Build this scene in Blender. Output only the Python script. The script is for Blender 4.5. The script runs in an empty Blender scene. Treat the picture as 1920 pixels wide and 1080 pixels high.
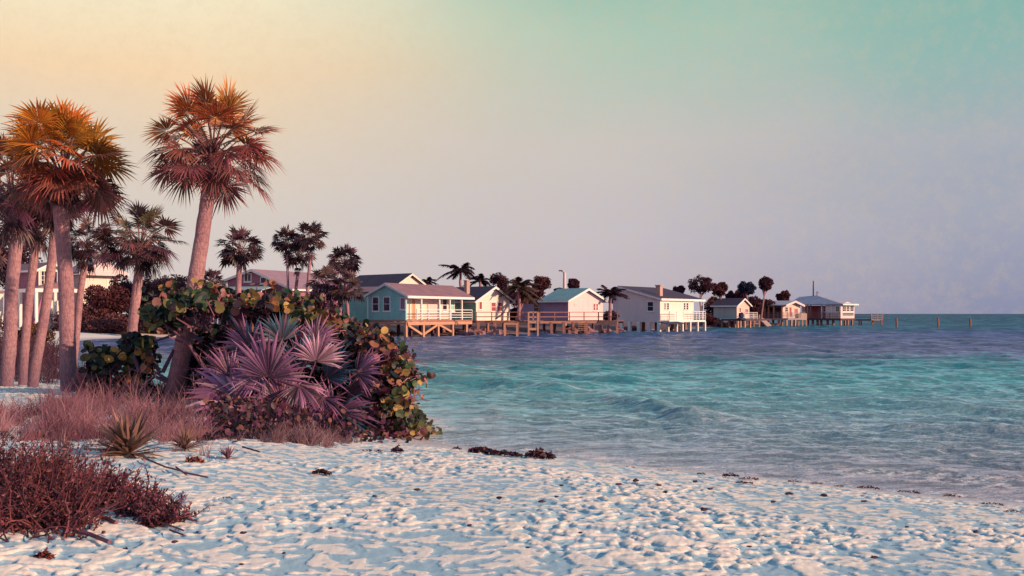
import bpy, math, random
import numpy as np
from mathutils import Vector, Matrix
random.seed(7); RS = np.random.RandomState(11)
F = 1844.0; CX = 960.0; HY = 588.0; CH = 2.4      # lens in photo pixels, horizon row, eye height
sc = bpy.context.scene; COL = sc.collection
rad = math.radians
def wx(px, Y): return (px-CX)*Y/F
def wz(py, Y): return CH-(py-HY)*Y/F
def P(px, py, Y): return Vector((wx(px, Y), Y, wz(py, Y)))
def srgb(r, g, b):
    f = lambda c: (c/12.92 if c <= .04045 else ((c+.055)/1.055)**2.4)
    return (f(r/255), f(g/255), f(b/255), 1)
# ------------------------------------------------------------------ noise
_perm = np.random.RandomState(3).permutation(256); _perm = np.concatenate([_perm]*3)
_gr = np.random.RandomState(4).rand(256)*2*np.pi; _gx = np.cos(_gr); _gy = np.sin(_gr)
def pn(x, y, s=0):
    x = np.asarray(x, float)+s*17.3; y = np.asarray(y, float)+s*9.1
    xi = np.floor(x).astype(int); yi = np.floor(y).astype(int); xf = x-xi; yf = y-yi
    u = xf**3*(xf*(xf*6-15)+10); v = yf**3*(yf*(yf*6-15)+10)
    def g(a, b):
        h = _perm[_perm[(xi+a) & 255]+((yi+b) & 255)]
        return _gx[h]*(xf-a)+_gy[h]*(yf-b)
    n0 = g(0, 0)*(1-u)+g(1, 0)*u; n1 = g(0, 1)*(1-u)+g(1, 1)*u
    return (n0*(1-v)+n1*v)*1.5
def sstep(a, b, x):
    t = np.clip((x-a)/(b-a), 0, 1); return t*t*(3-2*t)
# ------------------------------------------------------------------ land outline and height
LAND = [(6.45,12.4),(4.7,13.5),(2.78,15.05),(.37,16.9),(-1.38,18.1),(-1.9,19.3),(-1.6,20.6),(-1.9,22.6),(-3,25),(-5,27.5),(-8,29),(-11.5,31),
        (-15,36),(-20,45),(-28,62),(-38,86),(-39,92),(-37,96),(-30,99),(-20,101.5),(-10,106),(-6,110.5),(2,117),(8,124),(15,136),(24,150),(34,167),(42,181),
        (52,199),(60,214),(62,235),(50,480),(-500,480),(-500,-60),(50,-60),(50,-20),(30,0),(20,5),(12,9)]
def sdf(x, y):
    x = np.asarray(x, float); y = np.asarray(y, float)
    d = np.full(x.shape, 1e9); ins = np.zeros(x.shape, bool); n = len(LAND)
    for i in range(n):
        ax, ay = LAND[i]; bx, by = LAND[(i+1) % n]; ex, ey = bx-ax, by-ay
        t = np.clip(((x-ax)*ex+(y-ay)*ey)/(ex*ex+ey*ey), 0, 1)
        d = np.minimum(d, np.hypot(x-ax-t*ex, y-ay-t*ey))
        c = ((ay > y) != (by > y)) & (x < (bx-ax)*(y-ay)/((by-ay) if by != ay else 1e-9)+ax)
        ins ^= c
    return np.where(ins, d, -d)
def height(x, y, fine=False):
    x = np.asarray(x, float); y = np.asarray(y, float)
    d = sdf(x, y)+.25*pn(x*.5, y*.5, 2)
    land = .95*(1-np.exp(-np.maximum(d, 0)/7.0))
    left = sstep(-1, -7, x)*sstep(26, 8, y)*sstep(0, 4, d)
    land = land+left*.22+sstep(12, 40, d)*.9*(y > 30)
    z = np.where(d > 0, land, np.maximum(.14*d, -2.5))
    z = z+np.where(d > 1, .05*pn(x*.35, y*.35, 5)*sstep(1, 4, d), 0)
    if fine:
        w = sstep(.3, 2.0, d)*sstep(40, 22, y)
        wx_ = x+.10*pn(x*2.1, y*2.1, 8); wy_ = y+.13*pn(x*2.3, y*2.3, 9)
        a = pn(wx_*3.9, wy_*5.2, 1); b = pn(wx_*8.6, wy_*10.8, 6); c = pn(x*13, y*15, 7); e = pn(x*26, y*28, 3)
        f = sstep(-.12, .14, a+.75*b+.25*c)
        q_ = .45+.9*sstep(-.35, .35, pn(x*.45, y*.5, 33)); z = z+w*q_*(.0155*f+.006*b+.005*c+.0030*e+.012*sstep(.1, .5, pn(x*1.3, y*1.3, 12)))
        height.crest = np.clip(f*.8+.35*b+.3*c+.25*pn(x*.8, y*.8, 14)+.2*e, 0, 1)*w+(1-w)*.6
        z = z+.006*c*sstep(-1, .2, d)*(1-w)*sstep(30, 20, y)
    return z
def gz(x, y): return float(height(np.array([x]), np.array([y]))[0])
def ground(px, py):
    Ys = np.concatenate([np.arange(4, 60, .05), np.arange(60, 300, .5)])
    zz = height((px-CX)*Ys/F, Ys); pp = HY+(CH-zz)*F/Ys
    k = np.where(pp <= py)[0]
    Y = Ys[k[0]] if len(k) else 20.
    return Vector((wx(px, Y), Y, gz(wx(px, Y), Y)))
# ------------------------------------------------------------------ materials
def newmat(name):
    m = bpy.data.materials.new(name); m.use_nodes = True
    nt = m.node_tree; b = nt.nodes['Principled BSDF']; return m, nt, b
def N(nt, t, **k):
    n = nt.nodes.new(t)
    for a, v in k.items(): setattr(n, a, v)
    return n
def L(nt, a, b): nt.links.new(a, b)
def mixc(nt, fac, a, b, mode='MIX'):
    n = N(nt, 'ShaderNodeMix', data_type='RGBA', blend_type=mode)
    for s, v in ((n.inputs[0], fac), (n.inputs[6], a), (n.inputs[7], b)):
        if hasattr(v, 'is_output') or isinstance(v, bpy.types.NodeSocket): L(nt, v, s)
        else: s.default_value = v
    return n.outputs[2]
def mth(nt, op, a, b=None, c=None, clamp=False):
    n = N(nt, 'ShaderNodeMath', operation=op, use_clamp=clamp)
    for i, v in enumerate((a, b, c)):
        if v is None: continue
        if isinstance(v, bpy.types.NodeSocket): L(nt, v, n.inputs[i])
        else: n.inputs[i].default_value = v
    return n.outputs[0]
def noise(nt, vec, scale, detail=3, rough=.55, sx=(1, 1, 1)):
    mp = N(nt, 'ShaderNodeMapping'); mp.inputs['Scale'].default_value = sx; L(nt, vec, mp.inputs['Vector'])
    n = N(nt, 'ShaderNodeTexNoise'); n.inputs['Scale'].default_value = scale; n.inputs['Detail'].default_value = detail
    n.inputs['Roughness'].default_value = rough; L(nt, mp.outputs[0], n.inputs['Vector']); return n.outputs['Fac']
def ramp(nt, fac, stops, interp='LINEAR'):
    r = N(nt, 'ShaderNodeValToRGB'); r.color_ramp.interpolation = interp; e = r.color_ramp.elements
    while len(e) < len(stops): e.new(.5)
    for q, (p, c) in zip(e, stops): q.position = p; q.color = c if len(c) == 4 else (*c, 1)
    L(nt, fac, r.inputs[0]); return r.outputs[0]
def paint(name, col, rough=.7, var=.25, scale=1.2, siding=0, bump=.15, streak=False, dirt=(.25, .16, .17, 1), fine=12):
    """weathered paint or timber: patchy tone, grime, optional clapboard relief"""
    m, nt, b = newmat(name); tc = N(nt, 'ShaderNodeTexCoord').outputs['Object']
    n1 = noise(nt, tc, scale, 4, .6, (1, 1, .5 if not streak else .15)); n2 = noise(nt, tc, fine, 3, .6, (1, 1, .4))
    f = mth(nt, 'MULTIPLY', ramp(nt, n1, [(.35, (0, 0, 0)), (.75, (1, 1, 1))]), var)
    c = mixc(nt, f, col, dirt); c = mixc(nt, mth(nt, 'MULTIPLY', n2, var*.5), c, (col[0]*.5, col[1]*.5, col[2]*.55, 1))
    h = n2
    if siding:
        sp = N(nt, 'ShaderNodeSeparateXYZ'); L(nt, tc, sp.inputs[0])
        s = mth(nt, 'FRACT', mth(nt, 'MULTIPLY', sp.outputs[2], 1/siding))
        e = mth(nt, 'LESS_THAN', s, .16); c = mixc(nt, mth(nt, 'MULTIPLY', e, .38), c, (col[0]*.25, col[1]*.25, col[2]*.3, 1))
        h = mth(nt, 'ADD', mth(nt, 'MULTIPLY', n2, .3), s)
    L(nt, c, b.inputs['Base Color']); b.inputs['Roughness'].default_value = rough
    bp = N(nt, 'ShaderNodeBump'); bp.inputs['Strength'].default_value = bump*2; bp.inputs['Distance'].default_value = .03
    L(nt, h, bp.inputs['Height']); L(nt, bp.outputs[0], b.inputs['Normal'])
    return m
def leafmat(name, rough=.5, trans=.25, tint=(1, 1, 1, 1), spec=.4, nscale=6):
    m, nt, b = newmat(name); at = N(nt, 'ShaderNodeAttribute', attribute_name='Col')
    tc = N(nt, 'ShaderNodeTexCoord').outputs['Object']
    n1 = noise(nt, tc, nscale, 3); c = mixc(nt, 1.0, at.outputs['Color'], tint, 'MULTIPLY')
    c = mixc(nt, mth(nt, 'MULTIPLY', n1, .45), c, (.03, .018, .03, 1))
    L(nt, c, b.inputs['Base Color']); b.inputs['Roughness'].default_value = rough; b.inputs['Specular IOR Level'].default_value = spec
    if trans:
        t = N(nt, 'ShaderNodeBsdfTranslucent'); L(nt, c, t.inputs[0]); mx = N(nt, 'ShaderNodeMixShader'); mx.inputs[0].default_value = trans
        L(nt, b.outputs[0], mx.inputs[1]); L(nt, t.outputs[0], mx.inputs[2]); L(nt, mx.outputs[0], nt.nodes['Material Output'].inputs[0])
    return m
M = {}
M['leaf'] = leafmat('palm_leaf', .45, .2, nscale=2)
M['broad'] = leafmat('broad_leaf', .5, .2, nscale=5)
M['far_leaf'] = leafmat('far_foliage', .8, .15, nscale=.6, spec=.15)
M['grass'] = leafmat('dry_grass', .8, .25, spec=.2)
M['twig'] = leafmat('twig_bark', .85, 0, spec=.2, nscale=20)
M['debris'] = leafmat('washed_up_weed', .6, 0, spec=.4, nscale=30)
# palm bark: ringed grey-pink
m, nt, b = newmat('palm_bark'); tc = N(nt, 'ShaderNodeTexCoord').outputs['Object']
sp = N(nt, 'ShaderNodeSeparateXYZ'); L(nt, tc, sp.inputs[0])
wob = noise(nt, tc, 3, 3); ring = mth(nt, 'FRACT', mth(nt, 'ADD', mth(nt, 'MULTIPLY', sp.outputs[2], 7.0), mth(nt, 'MULTIPLY', wob, 1.6)))
n1 = noise(nt, tc, 1.4, 5, .65); n2 = noise(nt, tc, 26, 4, .7, (1, 1, .35)); n3 = noise(nt, tc, 9, 2, .6, (1, 1, 3))
c = mixc(nt, ramp(nt, n1, [(.35, (0, 0, 0)), (.68, (1, 1, 1))]), (.60, .33, .33, 1), (.36, .18, .22, 1))
c = mixc(nt, mth(nt, 'MULTIPLY', ramp(nt, n2, [(.42, (0, 0, 0)), (.62, (1, 1, 1))]), .45), c, (.13, .07, .09, 1))
c = mixc(nt, mth(nt, 'MULTIPLY', mth(nt, 'LESS_THAN', ring, .12), .2), c, (.1, .05, .06, 1))
c = mixc(nt, mth(nt, 'MULTIPLY', ramp(nt, n3, [(.66, (0, 0, 0)), (.72, (1, 1, 1))]), .5), c, (.62, .42, .42, 1))
gz_ = N(nt, 'ShaderNodeSeparateXYZ'); L(nt, N(nt, 'ShaderNodeNewGeometry').outputs['Position'], gz_.inputs[0]); low_shade = N(nt, 'ShaderNodeMapRange'); low_shade.inputs[1].default_value = 2.6; low_shade.inputs[2].default_value = 1.3; L(nt, mth(nt, 'ADD', gz_.outputs[2], mth(nt, 'MULTIPLY', n1, 1.5)), low_shade.inputs[0])
c = mixc(nt, mth(nt, 'MULTIPLY', low_shade.outputs[0], .7), c, (.13, .08, .13, 1))  # lower trunk darkened to purple: shade of bush and dune painted in
L(nt, c, b.inputs['Base Color']); b.inputs['Roughness'].default_value = .9; b.inputs['Specular IOR Level'].default_value = .15
bp = N(nt, 'ShaderNodeBump'); bp.inputs['Distance'].default_value = .03; bp.inputs['Strength'].default_value = .7
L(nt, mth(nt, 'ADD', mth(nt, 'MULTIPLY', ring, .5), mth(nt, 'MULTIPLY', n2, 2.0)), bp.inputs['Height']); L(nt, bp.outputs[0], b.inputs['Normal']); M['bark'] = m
# houses
M['teal'] = paint('teal_clapboard', (.36, .80, .70, 1), siding=.16, var=.4, dirt=(.12, .18, .2, 1))
M['tealdark'] = paint('teal_roof', (.22, .40, .40, 1), rough=.85, var=.4, dirt=(.15, .14, .19, 1))
M['cream'] = paint('cream_clapboard', (.92, .86, .74, 1), siding=.16, var=.18, dirt=(.5, .3, .25, 1), bump=.06)
M['pink'] = paint('pink_clapboard', (.90, .72, .70, 1), siding=.16, var=.2, dirt=(.5, .25, .3, 1), bump=.06)
M['peach'] = paint('peach_boards', (.88, .66, .54, 1), siding=.2, var=.3, dirt=(.45, .2, .2, 1), bump=.06)
M['purple'] = paint('purple_clapboard', (.46, .32, .52, 1), siding=.17, var=.45, dirt=(.10, .06, .14, 1))
M['grey'] = paint('grey_stucco', (.88, .72, .66, 1), var=.4, scale=.8, dirt=(.55, .44, .48, 1))
M['mauve'] = paint('mauve_boards', (.46, .18, .27, 1), siding=.2, var=.45, dirt=(.2, .07, .14, 1))
M['palegreen'] = paint('pale_green_boards', (.42, .54, .50, 1), var=.5, streak=True, dirt=(.3, .22, .24, 1))
M['white'] = paint('white_paint', (.92, .88, .84, 1), var=.15, dirt=(.5, .36, .34, 1), bump=.05)
M['rooffar'] = paint('dark_shingle', (.05, .035, .075, 1), rough=.9, var=.6, scale=.7, dirt=(.09, .06, .09, 1), siding=.22)
M['roofbrown'] = paint('brown_shingle', (.34, .18, .20, 1), rough=.9, var=.5, scale=.9, dirt=(.13, .08, .12, 1), siding=.2)
M['roofmauve'] = paint('mauve_shingle', (.42, .25, .29, 1), rough=.9, var=.4, dirt=(.2, .12, .17, 1), siding=.2)
M['roofgrey'] = paint('grey_shingle', (.52, .50, .57, 1), rough=.85, var=.5, dirt=(.16, .15, .24, 1), siding=.25)
M['wood'] = paint('deck_timber', (.42, .19, .13, 1), rough=.85, var=.5, scale=2, streak=True, dirt=(.17, .07, .09, 1))
M['woodlight'] = paint('pale_timber', (.66, .36, .23, 1), rough=.85, var=.4, scale=2, streak=True, dirt=(.35, .16, .12, 1))
M['wooddark'] = paint('dark_timber', (.13, .05, .075, 1), rough=.85, var=.5, scale=2, streak=True, dirt=(.06, .03, .05, 1))
M['brick'] = paint('chimney_render', (.62, .40, .33, 1), rough=.9, var=.4, dirt=(.3, .16, .16, 1))
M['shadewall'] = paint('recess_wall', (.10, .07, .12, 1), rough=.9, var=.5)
M['curtain'] = paint('red_curtain', (.42, .07, .08, 1), rough=.7, var=.5, streak=True, scale=3, dirt=(.2, .03, .07, 1))
M['navy'] = paint('navy_canvas', (.025, .03, .08, 1), rough=.8, var=.4, scale=3, dirt=(.04, .03, .07, 1))
M['metal'] = paint('worn_metal', (.34, .30, .33, 1), rough=.45, var=.4)
M['rock'] = paint('shore_rock', (.36, .19, .20, 1), rough=.95, var=.7, scale=3, dirt=(.12, .06, .1, 1), bump=.5)
m, nt, b = newmat('window_glass'); b.inputs['Base Color'].default_value = (.02, .025, .045, 1); b.inputs['Roughness'].default_value = .12
tc = N(nt, 'ShaderNodeTexCoord').outputs['Object']; n1 = noise(nt, tc, 2.5, 3)
L(nt, mixc(nt, ramp(nt, n1, [(.4, (0, 0, 0)), (.7, (1, 1, 1))]), (.012, .016, .035, 1), (.07, .05, .09, 1)), b.inputs['Base Color']); M['glass'] = m
# ------------------------------------------------------------------ mesh builder
class MB:
    def __init__(s): s.v = []; s.f = []; s.c = []; s.cur = (.5, .5, .5); s.sm = False
    def add(s, vs, fs, col=None):
        o = len(s.v); s.v.extend([tuple(q) for q in vs]); s.f.extend([tuple(i+o for i in q) for q in fs])
        s.c.extend(col if isinstance(col, list) else [(col or s.cur)]*len(vs)); return s
    def box(s, x0, x1, y0, y1, z0, z1):
        x0, x1 = sorted((x0, x1)); y0, y1 = sorted((y0, y1)); z0, z1 = sorted((z0, z1))
        return s.add([(x0,y0,z0),(x1,y0,z0),(x1,y1,z0),(x0,y1,z0),(x0,y0,z1),(x1,y0,z1),(x1,y1,z1),(x0,y1,z1)],
              [(0,3,2,1),(4,5,6,7),(0,1,5,4),(1,2,6,5),(2,3,7,6),(3,0,4,7)])
    def beam(s, a, b, w, h=None):
        h = h or w; a = Vector(a); b = Vector(b); d = (b-a).normalized()
        up = Vector((0, 0, 1)) if abs(d.z) < .95 else Vector((0, 1, 0))
        sd = d.cross(up).normalized()*w/2; u = sd.cross(d).normalized()*h/2
        vs = [a-sd-u, a+sd-u, a+sd+u, a-sd+u, b-sd-u, b+sd-u, b+sd+u, b-sd+u]
        return s.add(vs, [(0,3,2,1),(4,5,6,7),(0,1,5,4),(1,2,6,5),(2,3,7,6),(3,0,4,7)])
    def prism(s, prof, a0, a1, axis):
        """closed profile (p,z) list extruded between a0,a1 along 'x' or 'y'"""
        n = len(prof); q = lambda a, p, z: (a, p, z) if axis == 'x' else (p, a, z)
        vs = [q(a0, p, z) for p, z in prof]+[q(a1, p, z) for p, z in prof]
        fs = [(i, (i+1) % n, n+(i+1) % n, n+i) for i in range(n)]+[tuple(range(n))[::-1], tuple(range(n, 2*n))]
        return s.add(vs, fs)
    def tube(s, pts, rs, n=8, col=None, jit=0):
        pts = [Vector(p) for p in pts]; vs = []; k = len(pts)
        ref = Vector((1, 0, 0)) if abs((pts[-1]-pts[0]).normalized().x) < .8 else Vector((0, 1, 0))
        for i, p in enumerate(pts):
            d = (pts[min(i+1, k-1)]-pts[max(i-1, 0)]).normalized(); a = d.cross(ref).normalized(); b = d.cross(a)
            for j in range(n):
                t = 2*math.pi*j/n; r = rs[i]*(1+jit*random.uniform(-1, 1)); vs.append(p+a*math.cos(t)*r+b*math.sin(t)*r)
        fs = [(i*n+j, i*n+(j+1) % n, (i+1)*n+(j+1) % n, (i+1)*n+j) for i in range(k-1) for j in range(n)]
        fs += [tuple(range(n))[::-1], tuple(range((k-1)*n, k*n))]
        return s.add(vs, fs, col)
    def build(s, name, m, parent=None, origin=None, smooth=False, kind=None):
        me = bpy.data.meshes.new(name); o = bpy.data.objects.new(name, me); COL.objects.link(o)
        og = Vector(origin) if origin is not None else Vector((0, 0, 0))
        V = np.array(s.v, float).reshape(-1, 3)-np.array(og)
        me.from_pydata(V.tolist(), [], s.f); me.materials.append(m)
        ca = me.color_attributes.new('Col', 'FLOAT_COLOR', 'POINT')
        c = np.ones((len(V), 4), np.float32); c[:, :3] = np.array(s.c, np.float32)[:, :3]
        ca.data.foreach_set('color', c.ravel())
        if smooth: me.polygons.foreach_set('use_smooth', [True]*len(me.polygons))
        else:
            pass
        me.update(); o.location = og
        if parent: o.parent = parent
        return o
def tag(o, label, cat, group=None, kind=None):
    if label: o['label'] = label
    if cat: o['category'] = cat
    if group: o['group'] = group
    if kind: o['kind'] = kind
    return o
def empty(name, loc, label, cat, group=None, rz=0):
    o = bpy.data.objects.new(name, None); COL.objects.link(o); o.location = loc; o.rotation_euler = (0, 0, rz)
    o.empty_display_size = .2
    return tag(o, label, cat, group)
def jc(c, a=.2):
    k = 1+random.uniform(-a, a); return (c[0]*k*(1+random.uniform(-.08, .08)), c[1]*k*(1+random.uniform(-.08, .08)), c[2]*k)
def lerp3(a, b, t): return tuple(a[i]*(1-t)+b[i]*t for i in range(3))
def rv():
    while True:
        v = Vector((random.uniform(-1, 1), random.uniform(-1, 1), random.uniform(-1, 1)))
        if .05 < v.length < 1: return v.normalized()
def gridmesh(name, X, Yv, Z, m, smooth=True, attrs=None):
    """X,Yv,Z are (rows, cols)"""
    r, c = X.shape; me = bpy.data.meshes.new(name); n = r*c
    me.vertices.add(n); me.vertices.foreach_set('co', np.stack([X, Yv, Z], -1).astype(np.float32).ravel())
    i = np.arange(n).reshape(r, c); q = np.stack([i[:-1, :-1], i[:-1, 1:], i[1:, 1:], i[1:, :-1]], -1).reshape(-1, 4)
    me.loops.add(q.size); me.loops.foreach_set('vertex_index', q.ravel().astype(np.int32))
    me.polygons.add(len(q)); me.polygons.foreach_set('loop_start', (np.arange(len(q))*4).astype(np.int32))
    me.polygons.foreach_set('use_smooth', np.ones(len(q), bool)); me.update(calc_edges=True)
    for k_, a_ in (attrs or {}).items(): me.attributes.new(k_, 'FLOAT', 'POINT').data.foreach_set('value', a_.astype(np.float32).ravel())
    me.materials.append(m); o = bpy.data.objects.new(name, me); COL.objects.link(o); return o
# ------------------------------------------------------------------ camera, sun, sky
cam = bpy.data.cameras.new('camera'); co = bpy.data.objects.new('camera', cam); COL.objects.link(co)
cam.sensor_width = 36; cam.lens = 36*F/1920; cam.shift_y = (HY-540)/1920.0; cam.clip_end = 20000; cam.clip_start = .1
co.location = (0, 0, CH); co.rotation_euler = (rad(90), 0, 0); sc.camera = co
SAZ = Vector((.90, -.42)).normalized(); SEL = rad(17.5)
sv = Vector((SAZ.x*math.cos(SEL), SAZ.y*math.cos(SEL), math.sin(SEL)))
sl = bpy.data.lights.new('sun', 'SUN'); sl.energy = 5.0; sl.angle = rad(.6); sl.color = (1, .65, .44)
so = bpy.data.objects.new('sun', sl); COL.objects.link(so); so.rotation_euler = sv.to_track_quat('Z', 'Y').to_euler(); so.location = (60, -30, 40)
W = bpy.data.worlds.new("World"); sc.world = W; W.use_nodes = True; nt = W.node_tree; nt.nodes.clear()
sky = N(nt, 'ShaderNodeTexSky', sky_type='NISHITA'); sky.sun_disc = False; sky.sun_elevation = SEL; sky.sun_rotation = math.atan2(SAZ.x, SAZ.y)
tc = N(nt, 'ShaderNodeTexCoord').outputs['Generated']; sp = N(nt, 'ShaderNodeSeparateXYZ'); L(nt, tc, sp.inputs[0])
wob = noise(nt, tc, 3.2, 5, .6); wob2 = noise(nt, tc, 75, 8, .8); 
zz = mth(nt, 'ADD', sp.outputs[2], mth(nt, 'MULTIPLY', mth(nt, 'SUBTRACT', wob, .5), .07))
xx = mth(nt, 'ADD', sp.outputs[0], mth(nt, 'MULTIPLY', mth(nt, 'SUBTRACT', wob, .5), .16))
right = ramp(nt, zz, [(0, srgb(136,142,176)), (.07, srgb(156,160,184)), (.17, srgb(172,178,188)), (.24, srgb(146,186,180)), (.32, srgb(124,184,170)), (.55, srgb(85,152,190)), (1, srgb(66,140,200))])
mid = ramp(nt, zz, [(0, srgb(200,186,196)), (.07, srgb(204,194,200)), (.17, srgb(210,202,194)), (.27, srgb(184,208,186)), (.34, srgb(158,200,180)), (.55, srgb(90,155,192)), (1, srgb(66,140,200))])
left = ramp(nt, zz, [(0, srgb(216,202,206)), (.10, srgb(220,208,200)), (.17, srgb(234,214,190)), (.23, srgb(255,220,176)), (.30, srgb(255,242,206)), (.50, srgb(130,165,185)), (1, srgb(66,140,200))])
f1 = N(nt, 'ShaderNodeMapRange', interpolation_type='SMOOTHSTEP'); f1.inputs[1].default_value = -.30; f1.inputs[2].default_value = .08; L(nt, xx, f1.inputs[0])
f2 = N(nt, 'ShaderNodeMapRange', interpolation_type='SMOOTHSTEP'); f2.inputs[1].default_value = .02; f2.inputs[2].default_value = .5; L(nt, xx, f2.inputs[0])
g = mixc(nt, f2.outputs[0], mixc(nt, f1.outputs[0], left, mid), right)
g = mixc(nt, mth(nt, 'MULTIPLY', ramp(nt, wob2, [(.46, (0, 0, 0)), (.62, (1, 1, 1))]), .15), g, srgb(222, 196, 160))
wob3 = noise(nt, tc, 2.2, 6, .6, (1, 1, 3)); g = mixc(nt, mth(nt, 'MULTIPLY', ramp(nt, wob3, [(.45, (0, 0, 0)), (.72, (1, 1, 1))]), .14), g, srgb(226, 208, 200))
bh = N(nt, 'ShaderNodeMapRange', interpolation_type='SMOOTHSTEP'); bh.inputs[1].default_value = .35; bh.inputs[2].default_value = -.5; L(nt, sp.outputs[1], bh.inputs[0]); back = ramp(nt, sp.outputs[2], [(0, srgb(190,130,155)), (.22, srgb(200,150,165)), (.5, srgb(92,150,186)), (1, srgb(66,148,204))]); g = mixc(nt, bh.outputs[0], g, back)
b1 = N(nt, 'ShaderNodeBackground'); L(nt, g, b1.inputs[0]); b1.inputs[1].default_value = 1.03
b2 = N(nt, 'ShaderNodeBackground'); L(nt, sky.outputs[0], b2.inputs[0]); b2.inputs[1].default_value = .06
mx = N(nt, 'ShaderNodeMixShader'); mx.inputs[0].default_value = .12; L(nt, b1.outputs[0], mx.inputs[1]); L(nt, b2.outputs[0], mx.inputs[2])
wo = N(nt, 'ShaderNodeOutputWorld'); L(nt, mx.outputs[0], wo.inputs[0])
sc.view_settings.view_transform = 'Standard'; sc.view_settings.look = 'None'; sc.view_settings.exposure = 0
# ------------------------------------------------------------------ sand
m, nt, b = newmat('beach_sand'); ge = N(nt, 'ShaderNodeNewGeometry').outputs['Position']
sp = N(nt, 'ShaderNodeSeparateXYZ'); L(nt, ge, sp.inputs[0])
n1 = noise(nt, ge, .9, 5, .6); n2 = noise(nt, ge, 45, 4, .7); n3 = noise(nt, ge, 7, 4, .65)
c = mixc(nt, ramp(nt, n1, [(.35, (0, 0, 0)), (.65, (1, 1, 1))]), (.98, .80, .63, 1), (.95, .80, .67, 1))
ca_ = N(nt, 'ShaderNodeAttribute', attribute_name='crest').outputs['Fac']; c = mixc(nt, ramp(nt, ca_, [(.46, (1, 1, 1)), (.62, (0, 0, 0))]), c, (.38, .53, .58, 1))  # cream crests, blue-grey hollows: light and shade of the dimples painted in
c = mixc(nt, mth(nt, 'MULTIPLY', ramp(nt, n3, [(.5, (0, 0, 0)), (.72, (1, 1, 1))]), .18), c, (.56, .60, .64, 1))
bk = N(nt, 'ShaderNodeMapRange'); bk.inputs[1].default_value = 101; bk.inputs[2].default_value = 106; L(nt, mth(nt, 'ADD', sp.outputs[1], mth(nt, 'MULTIPLY', n1, 4)), bk.inputs[0]); c = mixc(nt, bk.outputs[0], c, mixc(nt, n3, (.22, .10, .10, 1), (.10, .045, .06, 1)))
c = mixc(nt, mth(nt, 'MULTIPLY', ramp(nt, n2, [(.60, (0, 0, 0)), (.72, (1, 1, 1))]), .35), c, (.40, .33, .36, 1))
wet = N(nt, 'ShaderNodeMapRange'); wet.inputs[1].default_value = .20; wet.inputs[2].default_value = -.01; L(nt, mth(nt, 'ADD', sp.outputs[2], mth(nt, 'MULTIPLY', n1, .06)), wet.inputs[0])
c = mixc(nt, wet.outputs[0], c, (.40, .34, .39, 1))
L(nt, c, b.inputs['Base Color']); L(nt, mth(nt, 'SUBTRACT', .95, mth(nt, 'MULTIPLY', wet.outputs[0], .55)), b.inputs['Roughness'])
bp = N(nt, 'ShaderNodeBump'); bp.inputs['Distance'].default_value = .012; bp.inputs['Strength'].default_value = .55
L(nt, mth(nt, 'ADD', mth(nt, 'MULTIPLY', n2, .5), n3), bp.inputs['Height']); L(nt, bp.outputs[0], b.inputs['Normal']); M['sand'] = m
ys = np.concatenate([np.array([-60, -30, -12, -3, 0, 2, 3.5]), np.geomspace(4.5, 22, 470), np.geomspace(22.1, 470, 300)])
ts = np.concatenate([-np.geomspace(3.2, .575, 60), np.linspace(-.57, .57, 760), np.geomspace(.575, 3.2, 60)])
TT, YY = np.meshgrid(ts, ys); XX = TT*np.maximum(YY, 4.5)
XX = np.where(YY < 4.5, TT*np.maximum(4.5, 4.5+(4.5-YY)*1.5), XX)
ZZ = height(XX, YY, True); crest = height.crest
tag(gridmesh('beach_sand', XX, YY, ZZ, M['sand'], attrs={'crest': crest}), 'pale trampled sand beach and low shore running back under the stilt houses', 'beach', kind='structure')
# ------------------------------------------------------------------ sea
m, nt, b = newmat('sea_water'); ge = N(nt, 'ShaderNodeNewGeometry').outputs['Position']
sp = N(nt, 'ShaderNodeSeparateXYZ'); L(nt, ge, sp.inputs[0])
big = noise(nt, ge, .05, 4, .55, (.35, 1, 1)); med = noise(nt, ge, .35, 5, .65, (.3, 1, 1))
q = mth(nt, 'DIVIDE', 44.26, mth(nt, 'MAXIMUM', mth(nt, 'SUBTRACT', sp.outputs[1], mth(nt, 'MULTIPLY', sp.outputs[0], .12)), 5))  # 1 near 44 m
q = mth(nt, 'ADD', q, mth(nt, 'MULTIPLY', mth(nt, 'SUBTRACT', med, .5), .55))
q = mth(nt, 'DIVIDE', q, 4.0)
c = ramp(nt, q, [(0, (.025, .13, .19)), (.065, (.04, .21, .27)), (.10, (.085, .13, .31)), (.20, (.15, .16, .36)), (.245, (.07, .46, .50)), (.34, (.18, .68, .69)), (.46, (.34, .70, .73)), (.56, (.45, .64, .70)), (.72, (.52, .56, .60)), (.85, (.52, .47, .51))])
st = noise(nt, ge, .8, 8, .75, (.5, 1, 1)); fo = N(nt, 'ShaderNodeAttribute', attribute_name='foam').outputs['Fac']
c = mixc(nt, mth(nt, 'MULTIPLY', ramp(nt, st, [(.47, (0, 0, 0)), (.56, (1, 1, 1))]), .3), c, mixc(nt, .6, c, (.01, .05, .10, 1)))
c = mixc(nt, mth(nt, 'MULTIPLY', ramp(nt, st, [(.40, (1, 1, 1)), (.46, (0, 0, 0))]), .45), c, (.50, .50, .56, 1))  # dark and pale streaks: sky reflection on ripples painted into the water colour
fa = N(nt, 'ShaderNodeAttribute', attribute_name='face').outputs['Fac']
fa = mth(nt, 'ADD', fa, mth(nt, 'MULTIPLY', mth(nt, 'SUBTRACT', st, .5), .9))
c = mixc(nt, mth(nt, 'MULTIPLY', ramp(nt, fa, [(.60, (0, 0, 0)), (.84, (1, 1, 1))]), .85), c, mixc(nt, .66, c, (.008, .045, .09, 1)))
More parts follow.
